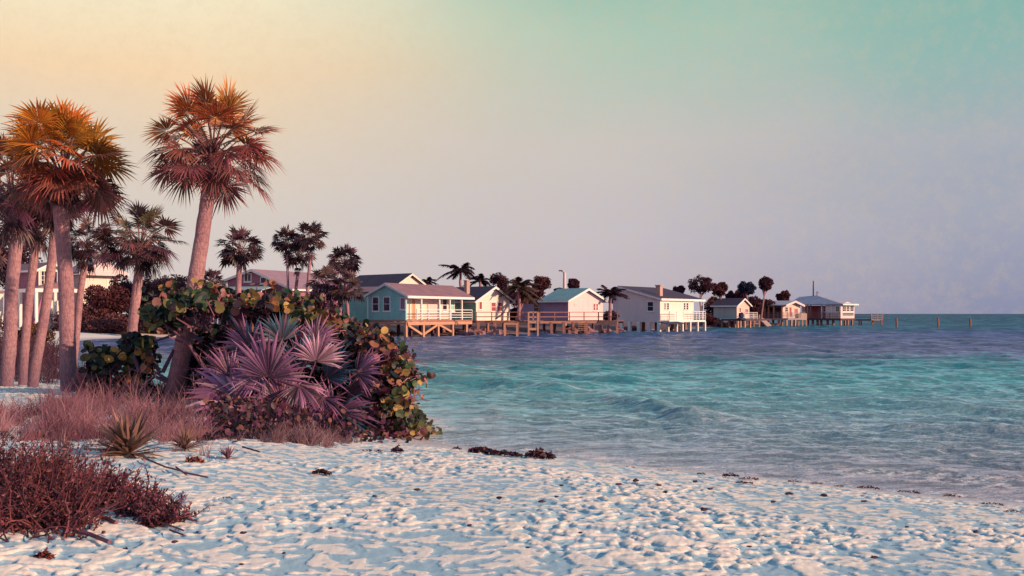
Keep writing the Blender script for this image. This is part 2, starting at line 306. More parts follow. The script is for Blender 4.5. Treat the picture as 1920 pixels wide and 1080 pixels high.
c = mixc(nt, mth(nt, 'MULTIPLY', ramp(nt, fa, [(.18, (1, 1, 1)), (.42, (0, 0, 0))]), .5), c, (.50, .50, .56, 1))  # by wave slope: darker fronts, pale sky reflection on backs, painted as colour
c = mixc(nt, mth(nt, 'MULTIPLY', fo, ramp(nt, w0_ := noise(nt, ge, 5, 5, .7), [(.46, (0, 0, 0)), (.56, (1, 1, 1))])), c, (.85, .78, .76, 1))
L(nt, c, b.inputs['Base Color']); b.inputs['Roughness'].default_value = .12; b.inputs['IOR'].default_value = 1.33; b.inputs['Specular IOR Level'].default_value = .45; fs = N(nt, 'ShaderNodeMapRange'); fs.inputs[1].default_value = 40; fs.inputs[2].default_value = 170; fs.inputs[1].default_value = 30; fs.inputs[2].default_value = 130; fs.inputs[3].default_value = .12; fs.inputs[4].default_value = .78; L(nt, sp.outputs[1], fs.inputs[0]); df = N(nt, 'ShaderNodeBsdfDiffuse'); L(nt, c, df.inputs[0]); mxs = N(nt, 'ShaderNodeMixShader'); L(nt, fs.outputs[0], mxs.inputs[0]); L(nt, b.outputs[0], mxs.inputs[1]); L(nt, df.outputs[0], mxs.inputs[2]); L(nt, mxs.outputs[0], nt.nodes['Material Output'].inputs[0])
w1 = noise(nt, ge, 2.2, 5, .6, (.45, 1, 1)); w2 = noise(nt, ge, .55, 4, .6, (.4, 1, 1)); w3 = noise(nt, ge, 7, 4, .65, (.6, 1, 1))
bp = N(nt, 'ShaderNodeBump'); bp.inputs['Distance'].default_value = .35; bp.inputs['Strength'].default_value = 1.0
L(nt, mth(nt, 'ADD', mth(nt, 'ADD', mth(nt, 'MULTIPLY', w2, 2.6), mth(nt, 'MULTIPLY', w1, .9)), mth(nt, 'MULTIPLY', w3, .28)), bp.inputs['Height']); L(nt, bp.outputs[0], b.inputs['Normal'])
M['water'] = m
inv = np.linspace(1/8.5, 1/260., 900); ys = np.concatenate([[-60, -20, 0, 4, 7], 1/inv, np.geomspace(265, 9000, 60)])
ts = np.concatenate([-np.geomspace(6, .575, 30), np.linspace(-.57, .57, 540), np.geomspace(.575, 6, 30)])
TT, YY = np.meshgrid(ts, ys); XX = TT*np.maximum(YY, 8.)
d = -sdf(XX, YY); dp = sstep(-.2, 5, d)
fade = sstep(220, 60, YY)
RG = lambda n: .45-1.6*np.abs(n)
wv = .17*RG(pn(XX*.10+.03*YY+.4*pn(XX*.3, YY*.3, 40), YY*.17-XX*.03, 20))*sstep(18, 45, YY)+.13*pn(XX*.22, YY*.30, 27)*sstep(30, 60, YY)+.09*RG(pn(XX*.30+.3*pn(XX*.8, YY*.8, 41), YY*.46-.1*XX, 19))*sstep(10, 26, YY)*sstep(190, 80, YY)+.055*RG(pn(XX*.7+.3*pn(XX*1.5, YY*1.5, 42), YY*1.2-.2*XX, 21))*sstep(85, 40, YY)+.024*RG(pn(XX*1.5, YY*2.6, 22))*sstep(45, 22, YY)+.011*RG(pn(XX*3.4, YY*5.5, 23))*sstep(30, 18, YY)
ph = d*1.15+1.8*pn(XX*.12, YY*.12, 24); sw = np.maximum(np.sin(ph), 0)**4*.20*sstep(1, 3.5, d)*sstep(22, 10, d)*sstep(-.1, .5, pn(XX*.13, YY*.3, 25)+.35)
ZZ = .0+wv*(.12+.88*dp)*(.25+.75*fade)+sw
foam = np.clip(sstep(.30, .05, np.abs(d-.15+.25*pn(XX*.9, YY*.9, 30)))*1.0+sstep(.75, .98, np.sin(ph))*sstep(.05, .4, pn(XX*.22, YY*.5, 31))*sstep(10, 3, d)*.8, 0, 1)*sstep(26, 20, YY)
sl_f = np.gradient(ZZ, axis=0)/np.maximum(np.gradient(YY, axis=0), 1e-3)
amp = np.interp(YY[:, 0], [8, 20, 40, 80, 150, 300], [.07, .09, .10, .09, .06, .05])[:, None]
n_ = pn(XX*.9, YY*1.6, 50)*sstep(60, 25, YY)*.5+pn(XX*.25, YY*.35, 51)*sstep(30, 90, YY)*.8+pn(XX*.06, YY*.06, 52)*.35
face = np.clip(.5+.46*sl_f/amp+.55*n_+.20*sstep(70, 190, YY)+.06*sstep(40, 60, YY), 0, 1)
tag(gridmesh('sea', XX, YY, ZZ, M['water'], attrs={'foam': foam, 'face': face}), 'choppy turquoise to slate blue sea reaching the horizon', 'sea', kind='structure')
# ------------------------------------------------------------------ houses
class House:
    def __init__(s, name, label, cat, px, Y, a, group=None):
        s.a = rad(a); s.cx = wx(px, Y); s.cy = Y; s.ca = math.cos(s.a); s.sa = math.sin(s.a)
        s.root = empty(name, (s.cx, s.cy, 0), label, cat, group, -s.a)
    def Lx(s, px, y0=0):   # local x on plane y=y0
        t = (px-CX)/F; bx = s.cx+y0*s.sa; by = s.cy+y0*s.ca
        # (bx + x ca) = t (by - x sa)
        return (t*by-bx)/(s.ca+t*s.sa)
    def Ry(s, px, x0=0):   # local y on plane x=x0
        t = (px-CX)/F; bx = s.cx+x0*s.ca; by = s.cy-x0*s.sa
        return (t*by-bx)/(s.sa-t*s.ca)
    def z(s, py, x=0, y=0): return wz(py, s.cy-x*s.sa+y*s.ca)
    def part(s, mb, name, m, parent=None, label=None, kind=None):
        o = mb.build(name, M[m] if isinstance(m, str) else m, parent or s.root)
        if label: o['label'] = label
        return o
    def win(s, side, px0, py0, px1, py1, off=0, frame='white', pane='glass', nx=1, ny=2, fw=.09, name='window', tk=.05):
        if side == 'L': f = lambda px, py: (s.Lx(px, off), s.z(py, s.Lx(px, off), off))
        else: f = lambda px, py: (s.Ry(px, off), s.z(py, off, s.Ry(px, off)))
        a0, z1 = f(px0, py0); a1, z0 = f(px1, py1); z1 = f((px0+px1)/2, py0)[1]; z0 = f((px0+px1)/2, py1)[1]
        def bx(mb, p0, p1, q0, q1, d0, d1):
            if side == 'L': mb.box(p0, p1, off-d1, off-d0, q0, q1)
            else: mb.box(off+d0, off+d1, p0, p1, q0, q1)
        fr = MB(); bx(fr, a0, a0+fw, z0, z1, -.02, tk); bx(fr, a1-fw, a1, z0, z1, -.02, tk)
        bx(fr, a0+fw, a1-fw, z0, z0+fw, -.02, tk); bx(fr, a0+fw, a1-fw, z1-fw, z1, -.02, tk)
        ia, ib, iz, jz = a0+fw, a1-fw, z0+fw, z1-fw
        for i in range(1, nx): c = ia+(ib-ia)*i/nx; bx(fr, c-fw*.28, c+fw*.28, iz, jz, .0, tk-.012)
        for j in range(1, ny): c = iz+(jz-iz)*j/ny; bx(fr, ia, ib, c-fw*.28, c+fw*.28, .0, tk-.016)
        if name == 'window': bx(fr, a0-.06, a1+.06, z0-.07, z0, -.02, tk+.05)
        w = s.part(fr, name, frame); p = MB(); bx(p, ia, ib, iz, jz, -.02, .012); s.part(p, 'pane', pane, w)
        return w
    def post(s, x, y, z0, z1, w=.22, m='wood', name='post'):
        mb = MB(); mb.beam((x, y, z0), (x+random.uniform(-.04, .04), y, z1), w, w); return s.part(mb, name, m)
    def rail(s, pts, z, h=1.0, mids=2, step=2.0, m='white', w=.07, bal=0):
        mb = MB()
        for (a, b) in zip(pts[:-1], pts[1:]):
            A = Vector((a[0], a[1], 0)); B = Vector((b[0], b[1], 0)); Ln = (B-A).length; n = max(1, round(Ln/step))
            for i in range(n+1):
                p = A.lerp(B, i/n); mb.beam((p.x, p.y, z), (p.x, p.y, z+h), w*1.3)
            mb.beam((A.x, A.y, z+h+w/2), (B.x, B.y, z+h+w/2), w*1.6, w)
            for k in range(1, mids+1): mb.beam((A.x, A.y, z+h*k/(mids+1)), (B.x, B.y, z+h*k/(mids+1)), w*.6, w*.9)
            if bal:
                nb = int(Ln/bal)
                for i in range(nb): p = A.lerp(B, (i+.5)/nb); mb.beam((p.x, p.y, z+.05), (p.x, p.y, z+h), .035)
        return s.part(mb, 'railing', m)
    def gable(s, x0, x1, y0, y1, z0, ze, za, axis, wall, roof, trim='white', ov=.35, apex=.5, ze2=None, wall2=None, t=.13, trimends=(0, 1)):
        """walls + gable roof; ridge along axis; apex = ridge position fraction"""
        ze2 = ze if ze2 is None else ze2
        if axis == 'x': p0, p1, a0, a1 = y0, y1, x0, x1
        else: p0, p1, a0, a1 = x0, x1, y0, y1
        pm = p0+(p1-p0)*apex
        w = MB(); w.prism([(p0, z0), (p1, z0), (p1, ze2), (pm, za), (p0, ze)], a0, a1, axis); wo = s.part(w, 'wall', wall)
        s0 = (za-ze)/max(pm-p0, 1e-3); s1 = (za-ze2)/max(p1-pm, 1e-3); q0 = p0-ov; q1 = p1+ov; e0 = ze-s0*ov; e1 = ze2-s1*ov
        r = MB(); g = .015
        r.prism([(q0, e0+g), (pm, za+g), (q1, e1+g), (q1, e1+t), (pm, za+t+.03), (q0, e0+t)], a0-ov, a1+ov, axis); ro = s.part(r, 'roof', roof)
        tr = MB()
        for k in trimends:
            aa = (a0-ov-.045, a0-ov-.004) if k == 0 else (a1+ov+.004, a1+ov+.045)
            tr.prism([(q0, e0-.14), (pm, za-.14), (pm, za+t), (q0, e0+t-.03)], aa[0], aa[1], axis)
            tr.prism([(pm, za-.14), (q1, e1-.14), (q1, e1+t-.03), (pm, za+t)], aa[0], aa[1], axis)
        for (qq, ee, dr) in ((q0, e0, -1), (q1, e1, 1)):
            lo, hi = sorted((qq+dr*.004, qq+dr*.05))
            if axis == 'x': tr.box(a0-ov, a1+ov, lo, hi, ee-.10, ee+t-.02)
            else: tr.box(lo, hi, a0-ov, a1+ov, ee-.10, ee+t-.02)
        s.part(tr, 'roof_trim', trim, ro); return wo, ro
WATER = -.6
# --- teal veranda cottage (D)
H = House('stilt_cottage', 'teal clapboard stilt cottage with a lit white-railed veranda, nearest on the water', 'cottage', 762, 100, 30, 'cottages on stilts along the shore')
Lu = -H.Lx(690); Lv = H.Ry(883); zf = H.z(600.5); ze = H.z(553)
mb = MB(); s_ = 1.3
mb.prism([(-Lu, zf), (-s_, zf), (-s_, ze+.5), (-Lu/2, H.z(534)), (-Lu, ze)], .0, Lv*.80, 'y'); H.part(mb, 'wall', 'teal')
mb = MB(); mb.prism([(-Lu-.03, zf), (0, zf), (0, ze), (-Lu/2, H.z(532.5)), (-Lu-.03, ze)], -.05, .10, 'y'); H.part(mb, 'gable_wall', 'teal')
pm = -Lu/2; za = H.z(532.5); sl_ = (za-ze)/(Lu/2); r = MB()
r.prism([(-Lu-.35, ze-sl_*.35+.02), (pm, za+.02), (.45, ze-sl_*.45+.02), (.45, ze-sl_*.45+.14), (pm, za+.16), (-Lu-.35, ze-sl_*.35+.14)], -.35, Lv, 'y')
# hip end piece beyond the ridge
ro = H.part(r, 'roof', 'roofbrown')
tr = MB()
tr.prism([(-Lu-.35, ze-sl_*.35-.12), (pm, za-.12), (pm, za+.15), (-Lu-.35, ze-sl_*.35+.12)], -.40, -.355, 'y')
tr.prism([(pm, za-.12), (.45, ze-sl_*.45-.12), (.45, ze-sl_*.45+.12), (pm, za+.15)], -.40, -.355, 'y')
tr.box(.455, .50, -.35, Lv, ze-sl_*.45-.13, ze-sl_*.45+.12); H.part(tr, 'roof_trim', 'white', ro)
mb = MB(); mb.box(-s_, -s_+.04, .1, Lv*.80, zf, ze+.3); H.part(mb, 'veranda_wall', 'cream')
mb = MB(); mb.box(-Lu-.06, -Lu+.08, -.09, -.052, zf, ze); H.part(mb, 'corner_board', 'white'); mb = MB(); mb.box(-.1, .0, -.09, -.052, zf, ze-.05); H.part(mb, 'corner_board', 'white')
H.win('L', 698, 556, 711, 584, -.05); H.win('L', 718.5, 556, 732, 584, -.05); H.win('L', 750, 557.5, 760.5, 581, -.05, pane='roofmauve', ny=1)
H.win('R', 771, 559, 779, 601, -s_+.04, frame='white', pane='woodlight', ny=1, name='door')
H.win('R', 800, 558, 822, 597, -s_+.04, frame='white', pane='pink', nx=3, ny=1, name='sliding_door')
H.win('R', 829, 560, 838, 584, -s_+.04, pane='glass'); H.win('R', 843, 561, 852, 584, -s_+.04, pane='teal')
mb = MB(); mb.box(-Lu, .25, -.25, Lv+.0, zf-.16, zf-.003); H.part(mb, 'deck', 'wood')
mb = MB(); mb.beam((-Lu-1.6, -.30, zf-.30), (.3, -.30, zf-.30), .2, .26); mb.beam((.32, -.3, zf-.34), (.32, Lv-.4, zf-.34), .2, .32); H.part(mb, 'floor_beam', 'woodlight')
for px in (790, 824, 843, 866): H.post(.2, H.Ry(px, .2), zf, ze-sl_*.3, .16, 'white', 'veranda_post')
H.rail([(.2, H.Ry(781, .2)), (.2, Lv-.1)], zf, 1.05, 3, 2.2, 'white', .075, bal=.0)
H.rail([(.2, Lv-.1), (-1.3, Lv-.1)], zf, 1.05, 3, 2.2, 'white', .075)
for px in (692, 727, 761): H.post(H.Lx(px, -.3), -.3, WATER, zf-.4, .28, 'woodlight')
for px in (793, 821, 848, 874): H.post(.3, H.Ry(px, .3), WATER, zf-.4, .28, 'woodlight')
for x in (-1.6, -3.2):
    for y in (3., 7., 11.): H.post(x, y, WATER, zf-.16, .26, 'wooddark')
zl = .25; zh = zf-.5
def bR(p0, q0, p1, q1): br = MB(); br.beam((.3, H.Ry(p0, .3), q0), (.3, H.Ry(p1, .3), q1), .14, .22); H.part(br, 'brace', 'woodlight')
bR(765, zh, 791, zl); bR(794, zl, 820, zh); bR(823, zh, 846, zl+.2); br = MB(); br.beam((H.Lx(692, -.3), -.3, zh), (H.Lx(724, -.3), -.3, zl), .14, .22)
H.part(br, 'brace', 'woodlight')
mb = MB(); x1 = H.Lx(690, 1.5); x0 = H.Lx(635, 1.5); zw = H.z(549, x1, 1.5)
mb.prism([(1.5, zf-.1), (5, zf-.1), (5, zw), (3.2, zw+.5), (1.5, zw)], x0, -Lu-.04, 'x'); H.part(mb, 'side_wing', 'teal')
mb = MB(); mb.prism([(1.2, zw+.0), (3.2, zw+.55), (5.3, zw), (5.3, zw+.12), (3.2, zw+.7), (1.2, zw+.12)], x0-.3, -Lu-.06, 'x'); H.part(mb, 'wing_roof', 'roofbrown')
for px in (645, 668): H.post(H.Lx(px, 1.6), 1.6, -.3, zf-.1, .26, 'wooddark')
# --- cream cottage (E)
G = 'cottages on stilts along the shore'
H = House('stilt_cottage', 'cream gabled stilt cottage with red-curtained windows, teal side wall and a square chimney', 'cottage', 892, 111, 45, G)
y1 = H.Ry(955); x0 = H.Lx(842); zf = H.z(601); ze = H.z(562); za = H.z(539, 0, y1/2)
H.gable(x0-2, 0, 0, y1, zf, ze, za, 'x', 'teal', 'rooffar', ov=.5, trimends=(1,))
mb = MB(); mb.prism([(.0, zf), (y1, zf), (y1, ze), (y1/2, za-.05), (0, ze)], .004, .05, 'x'); H.part(mb, 'front_wall', 'cream')
H.win('R', 897.5, 565, 904, 581, .05, frame='white', pane='curtain', ny=1, fw=.08); H.win('R', 920, 566, 930, 584.5, .05, pane='curtain'); H.win('R', 932, 566, 942, 584.5, .05, pane='curtain')
mb = MB(); cy_ = .9; cxx = H.Lx(875, cy_); zc = H.z(527, cxx, cy_); mb.box(cxx-.24, cxx+.24, cy_-.2, cy_+.28, ze, zc); mb.box(cxx-.29, cxx+.29, cy_-.25, cy_+.33, zc, zc+.1); H.part(mb, 'chimney', 'brick')
mb = MB(); mb.box(x0-2, .6, -.1, y1+.1, zf-.25, zf-.004); H.part(mb, 'floor_beam', 'wood')
for px in (896, 914, 928, 944): H.post(.3, H.Ry(px, .3), WATER, zf-.2, .24, 'wood')
for px in (882, 870): H.post(H.Lx(px, .1), .1, WATER, zf-.2, .24, 'wooddark')
# --- purple and pink cottage (F)
H = House('stilt_cottage', 'stilt cottage with pink gable, purple side wall and teal roof behind a brown railed deck', 'cottage', 1065, 116, 44, G)
y1 = H.Ry(1130); x0 = H.Lx(1019); zf = H.z(600.5); ze = H.z(562); za = H.z(542.5, 0, y1/2)
H.gable(x0, 0, 0, y1, zf, ze, za, 'x', 'purple', 'tealdark', ov=.5, trimends=(1,))
mb = MB(); mb.prism([(.0, zf), (y1, zf), (y1, ze), (y1/2, za-.05), (0, ze)], .004, .05, 'x'); H.part(mb, 'front_wall', 'pink')
H.win('R', 1077, 568, 1081, 574, .05, pane='peach', ny=1, fw=.06, name='wall_lamp'); H.win('R', 1112, 568.5, 1116, 583, .05, pane='curtain', ny=2, fw=.06); H.win('R', 1117, 568.5, 1121, 583, .05, pane='curtain', ny=2, fw=.06)
xw = H.Lx(974, .25); zw = H.z(564.5, xw/2, .25)
mb = MB(); mb.box(xw, x0-.02, .25, 4.5, zf, zw); H.part(mb, 'side_wing', 'purple'); mb = MB(); mb.box(xw-.3, x0-.02, -.1, 4.8, zw+.003, zw+.16); H.part(mb, 'wing_roof', 'rooffar')
H.win('L', 999.5, 565.5, 1012, 587, .25, frame='woodlight', pane='glass', fw=.16)
mb = MB(); mb.box(x0, .05, -.03, y1, zf-.25, zf-.004); H.part(mb, 'floor_beam', 'wooddark')
for px in (1075, 1095, 1112, 1128): H.post(.0, H.Ry(px), WATER, zf-.2, .24, 'wooddark')
for px in (1000, 1020, 1040, 1058): H.post(H.Lx(px, .3), .3, WATER, zf-.2, .24, 'wooddark')
# --- grey house (G)
H = House('stilt_house', 'large grey-walled stilt house with white sea front, dark sloping roof and brick chimney', 'house', 1237, 130, 35, G)
x0 = H.Lx(1149); y1 = H.Ry(1300); yp = H.Ry(1316); zf = H.z(600); ze = H.z(560); za = H.z(538, H.Lx(1160))
ap = (H.Lx(1160)-x0)/(-x0)
H.gable(x0, 0, 0, y1, zf, ze, za, 'y', 'grey', 'rooffar', ov=.3, apex=ap, ze2=ze, trimends=(0,))
r = MB(); sl_ = (za-ze)/(-H.Lx(1160)); r.prism([(H.Lx(1160), za+.014), (.35, ze-.35*sl_+.014), (.35, ze-.35*sl_+.14), (H.Lx(1160), za+.14)], y1+.303, yp+.3, 'y'); H.part(r, 'porch_roof', 'rooffar')
mb = MB(); mb.box(.004, .05, 0, y1, zf-.25, ze-.02); H.part(mb, 'front_wall', 'cream')
mb = MB(); mb.box(.36, .42, -.3, yp+.3, ze-.35*sl_-.16, ze-.35*sl_+.13); H.part(mb, 'roof_trim', 'white')
H.win('L', 1213.5, 565, 1226, 584, 0)
for a_, b_ in ((1245, 1248), (1250, 1254), (1281.5, 1285), (1286.5, 1290.5)): H.win('R', a_, 567.5, b_, 581.5, .05, pane='glass', fw=.07, nx=1, ny=3)
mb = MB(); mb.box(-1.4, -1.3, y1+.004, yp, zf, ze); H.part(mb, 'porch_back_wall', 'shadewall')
H.post(.2, yp, zf, ze, .13, 'white', 'porch_post')
cy_ = 2.5; cxx = H.Lx(1236, cy_); zc = H.z(535, cxx, cy_); mb = MB(); mb.box(cxx-.33, cxx+.33, cy_-.4, cy_+.4, ze, zc-.1); mb.box(cxx-.40, cxx+.40, cy_-.47, cy_+.47, zc-.1, zc+.05); H.part(mb, 'chimney', 'brick')
yb0 = H.Ry(1240, 1.3); yb1 = H.Ry(1323, 1.3)
mb = MB(); mb.box(.055, 1.3, max(yb0, .2), yb1, zf-.30, zf-.05); H.part(mb, 'balcony_deck', 'white')
H.rail([(1.25, max(yb0, .3)), (1.25, H.Ry(1281, 1.25))], zf-.05, 1.15, 4, 2.6, 'white', .07)
H.rail([(1.25, H.Ry(1300, 1.25)), (1.25, yb1)], zf-.05, 1.15, 3, .9, 'white', .07)
mb = MB(); mb.prism([(1.32, zf-.32), (2.6, zf-.52), (2.6, zf-.46), (1.32, zf-.20)], H.Ry(1244, 2.), H.Ry(1279, 2.), 'y'); H.part(mb, 'awning', 'navy')
mb = MB(); mb.box(x0, 0, -.03, .2, zf-.3, zf-.004); H.part(mb, 'floor_beam', 'grey')
for px in (1166, 1181, 1198, 1217, 1236): H.post(H.Lx(px, .1), .1, WATER, zf-.25, .42, 'white')
for px in (1252, 1268, 1279, 1293, 1307, 1321): H.post(1.2, H.Ry(px, 1.2), WATER, zf-.25, .34, 'cream')
for x in (-2., -4.5):
    for y in (4, 8, 12): H.post(x, y, WATER, zf-.25, .35, 'wood')
# --- green shed (H)
H = House('stilt_shed', 'small pale green stilt shed with a pink gable front and dark roof', 'shed', 1381, 168, 40, G)
x0 = H.Lx(1338); y1 = H.Ry(1404.5); zf = H.z(597); ze = H.z(572); za = H.z(560.5, 0, y1/2)
H.gable(x0, 0, 0, y1, zf, ze, za, 'x', 'palegreen', 'rooffar', ov=.4, trimends=(1,))
mb = MB(); mb.prism([(.0, zf), (y1, zf), (y1, ze), (y1/2, za-.05), (0, ze)], .004, .05, 'x'); H.part(mb, 'front_wall', 'peach')
H.win('R', 1386, 576.5, 1389, 586, .05, pane='curtain', ny=1, fw=.06); H.win('R', 1397, 579, 1403, 590, .05, pane='mauve', ny=1, fw=.08, frame='peach', name='door')
xd = H.Lx(1353, -.8)
mb = MB(); mb.box(xd, 2.2, -1.0, y1+4, zf-.4, zf-.1); H.part(mb, 'deck', 'wooddark')
H.rail([(2.1, H.Ry(1396, 2.1)), (2.1, H.Ry(1420, 2.1))], zf-.1, 1.1, 2, 1.6, 'white', .05, bal=.35)
for px in (1354, 1367, 1378): H.post(H.Lx(px, -.9), -.9, WATER, zf-.4, .3, 'wood')
for px in (1383, 1388, 1396, 1406): H.post(2.1, H.Ry(px, 2.1), WATER, zf-.4, .3, 'woodlight')
# --- low veranda house (I)
H = House('stilt_house', 'low veranda house on stilts with light grey roof and peach-lit end wall', 'house', 1467, 186, 40, G)
x0 = H.Lx(1420); y1 = H.Ry(1499); zf = H.z(596.5); ze = H.z(573.5); za = H.z(566, 0, y1/2)
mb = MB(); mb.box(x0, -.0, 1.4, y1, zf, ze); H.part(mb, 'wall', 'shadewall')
mb = MB(); mb.prism([(0.05, zf), (y1, zf), (y1, ze), (y1/2, za-.1), (0.05, ze)], .004, .08, 'x'); H.part(mb, 'front_wall', 'peach')
r = MB(); r.prism([(-.4, ze), (y1/2, za), (y1+.4, ze), (y1+.4, ze+.2), (y1/2, za+.25), (-.4, ze+.2)], x0-.3, .9, 'x'); ro = H.part(r, 'roof', 'roofgrey')
tr = MB(); tr.prism([(-.4, ze-.15), (y1/2, za-.15), (y1+.4, ze-.15), (y1+.4, ze+.2), (y1/2, za+.25), (-.4, ze+.2)], .905, .97, 'x'); H.part(tr, 'roof_trim', 'pink', ro)
for px in (1420.5, 1434, 1441, 1451, 1466): H.post(H.Lx(px, .05), .05, zf, ze, .22, 'woodlight', 'veranda_post')
H.win('L', 1424, 576, 1432, 595, 1.4, frame='white', ny=1); H.win('L', 1443, 576, 1450, 590, 1.4, frame='wood'); H.win('L', 1453, 576, 1463, 590, 1.4, frame='wood', nx=2)
H.win('R', 1472, 575.5, 1477, 585, .08, pane='glass', nx=2, frame='peach'); H.win('R', 1480, 575.5, 1484, 594, .08, pane='curtain', ny=1, frame='peach', name='door'); H.win('R', 1489, 578, 1496, 588, .08, pane='mauve', ny=1, frame='peach')
mb = MB(); mb.box(x0, 1.2, -.2, y1+.2, zf-.35, zf-.004); H.part(mb, 'deck', 'metal')
H.rail([(x0, -.1), (1.1, -.1), (1.1, y1)], zf, 1.1, 3, 2., 'metal', .05, bal=.5)
for px in (1460, 1466): H.post(H.Lx(px, .1), .1, WATER, zf-.3, .3, 'wood')
for px in (1474, 1483, 1490): H.post(1.1, H.Ry(px, 1.1), WATER, zf-.3, .35, 'woodlight')
for px in (1428, 1440, 1450): H.post(H.Lx(px, 1.), 1., WATER, zf-.3, .3, 'wooddark')
# --- hip-roof sun-room house (J)
H = House('stilt_house', 'hip-roofed stilt house with a windowed sun room at the seaward end of the row', 'house', 1577, 200, 48, G)
x0 = H.Lx(1498); y1 = H.Ry(1602); zf = H.z(597); ze = H.z(572.5)
xr = H.Lx(1478)
mb = MB(); mb.box(x0, -3.5, 1.6, y1, zf, ze); H.part(mb, 'wall', 'mauve')
mb = MB(); mb.box(-3.5, 0, 0, y1, zf, ze+.15); mb.prism([(0, ze+.15), (y1, ze+.15), (y1/2, ze+.75)], -.4, 0, 'x'); H.part(mb, 'sun_room', 'pink')
za = H.z(554, H.Lx(1531, 3.), 3.)
r = MB(); xa, xb, ya, yb = xr, .7, -.5, y1+.45; ym = (ya+yb)/2; xm0 = xr+1.0; xm1 = H.Lx(1531, ym); z_ = ze+.12
vs = [(xa, ya, z_), (xb, ya, z_), (xb, yb, z_), (xa, yb, z_), (xm0, ym, za-.25), (xm1, ym, za), (xa, ya, z_+.17), (xb, ya, z_+.17), (xb, yb, z_+.17), (xa, yb, z_+.17)]
r.add(vs, [(0, 3, 2, 1), (0, 1, 7, 6), (1, 2, 8, 7), (2, 3, 9, 8), (3, 0, 6, 9), (6, 7, 5, 4), (7, 8, 5), (8, 9, 4, 5), (9, 6, 4)]); ro = H.part(r, 'roof', 'roofgrey')
tr = MB(); tr.box(xb+.004, xb+.06, ya, y1+.45, z_-.1, z_+.2); H.part(tr, 'roof_trim', 'white', ro)
for px, mm in ((1504, 'woodlight'), (1509, 'woodlight'), (1514, 'woodlight'), (1520, 'wood'), (1541, 'white'), (1559, 'white'), (1576, 'white')): H.post(H.Lx(px, -.02), -.02, zf, ze+.1, .2, mm, 'veranda_post')
H.win('L', 1544, 574, 1557, 585, 1.6, nx=2, frame='white'); H.win('L', 1523, 574, 1534, 596, 1.6, frame='mauve', pane='curtain', ny=1, name='door'); H.win('L', 1567, 574, 1574, 585, 0, nx=2, ny=2)
for a_, b_ in ((1579.5, 1586), (1587, 1592.5), (1594, 1600.5)): H.win('R', a_, 574, b_, 584, 0.0, nx=2, ny=3, fw=.08)
H.win('R', 1579.5, 586, 1600.5, 592.5, 0.0, nx=9, ny=2, fw=.08, name='lattice_panel')
mb = MB(); mb.box(x0, .1, -.35, y1+.2, zf-.4, zf-.004); H.part(mb, 'deck', 'wooddark')
H.rail([(x0, -.25), (0, -.25)], zf, 1.1, 2, 2.5, 'wood', .06, bal=.5)
for px in (1515, 1524, 1533, 1540, 1552, 1562): H.post(H.Lx(px, .4), .4, WATER, zf-.3, .38, 'wood')
H.post(-.1, .0, WATER, zf-.3, .35, 'woodlight')
for px in (1585, 1590, 1598): H.post(-.1, H.Ry(px), WATER, zf-.3, .35, 'wood')
xx_ = H.Lx(1525, ym); ms = MB(); ms.tube([(xx_, ym, za-.3), (xx_, ym, H.z(526.5, xx_, ym))], [.16, .11], 6); H.part(ms, 'mast', 'wooddark')
ms = MB(); ms.tube([(xx_+.9, ym, za-.3), (xx_+.9, ym, za+.9)], [.14, .1], 6); ms.beam((xx_+.5, ym, za+.5), (xx_+1.4, ym, za+.6), .08); H.part(ms, 'roof_vent', 'metal')
# --- large house behind (C)
H = House('gabled_house', 'big cream-gabled house with a long dark roof behind the teal cottage', 'house', 738, 128, 42, 'houses behind the shore')
y1 = H.Ry(798); ze = H.z(536); za = H.z(514.5, 0, y1/2)
H.gable(H.Lx(648), 0, 0, y1, .3, ze, za, 'x', 'mauve', 'rooffar', ov=.5, trim='cream', trimends=(1,))
mb = MB(); mb.prism([(.0, .3), (y1, .3), (y1, ze), (y1/2, za-.05), (0, ze)], .004, .05, 'x'); H.part(mb, 'front_wall', 'cream')
# --- mauve gabled house (B)
H = House('gabled_house', 'mauve house with a wide gable and two small upper windows above the bush', 'house', 547, 112, 24, 'houses behind the shore')
x0 = H.Lx(427); ze = H.z(541); zl_ = H.z(525, x0); xa = H.Lx(475); za = H.z(507, xa); y1 = H.Ry(655)
H.gable(x0, 0, 0, y1, .4, zl_, za, 'y', 'mauve', 'roofmauve', ov=.4, apex=(xa-x0)/(-x0), ze2=ze, trimends=(0,), trim='white')
H.win('L', 457.5, 512, 472, 529, 0, nx=2, ny=1, fw=.12); H.win('L', 488, 519, 500.5, 532.5, 0, nx=1, ny=1, fw=.12)
mb = MB(); xa_, xb_ = H.Lx(430), H.Lx(518); zt = H.z(543, xb_); mb.prism([(-.05, zt+.35), (-2.6, zt-.15), (-2.6, zt-.05), (-.05, zt+.45)], xa_, xb_, 'x'); H.part(mb, 'porch_roof', 'palegreen')
for x in (xa_+.3, (xa_+xb_)/2, xb_-.3): H.post(x, -2.4, .4, zt-.1, .15, 'white', 'porch_post')
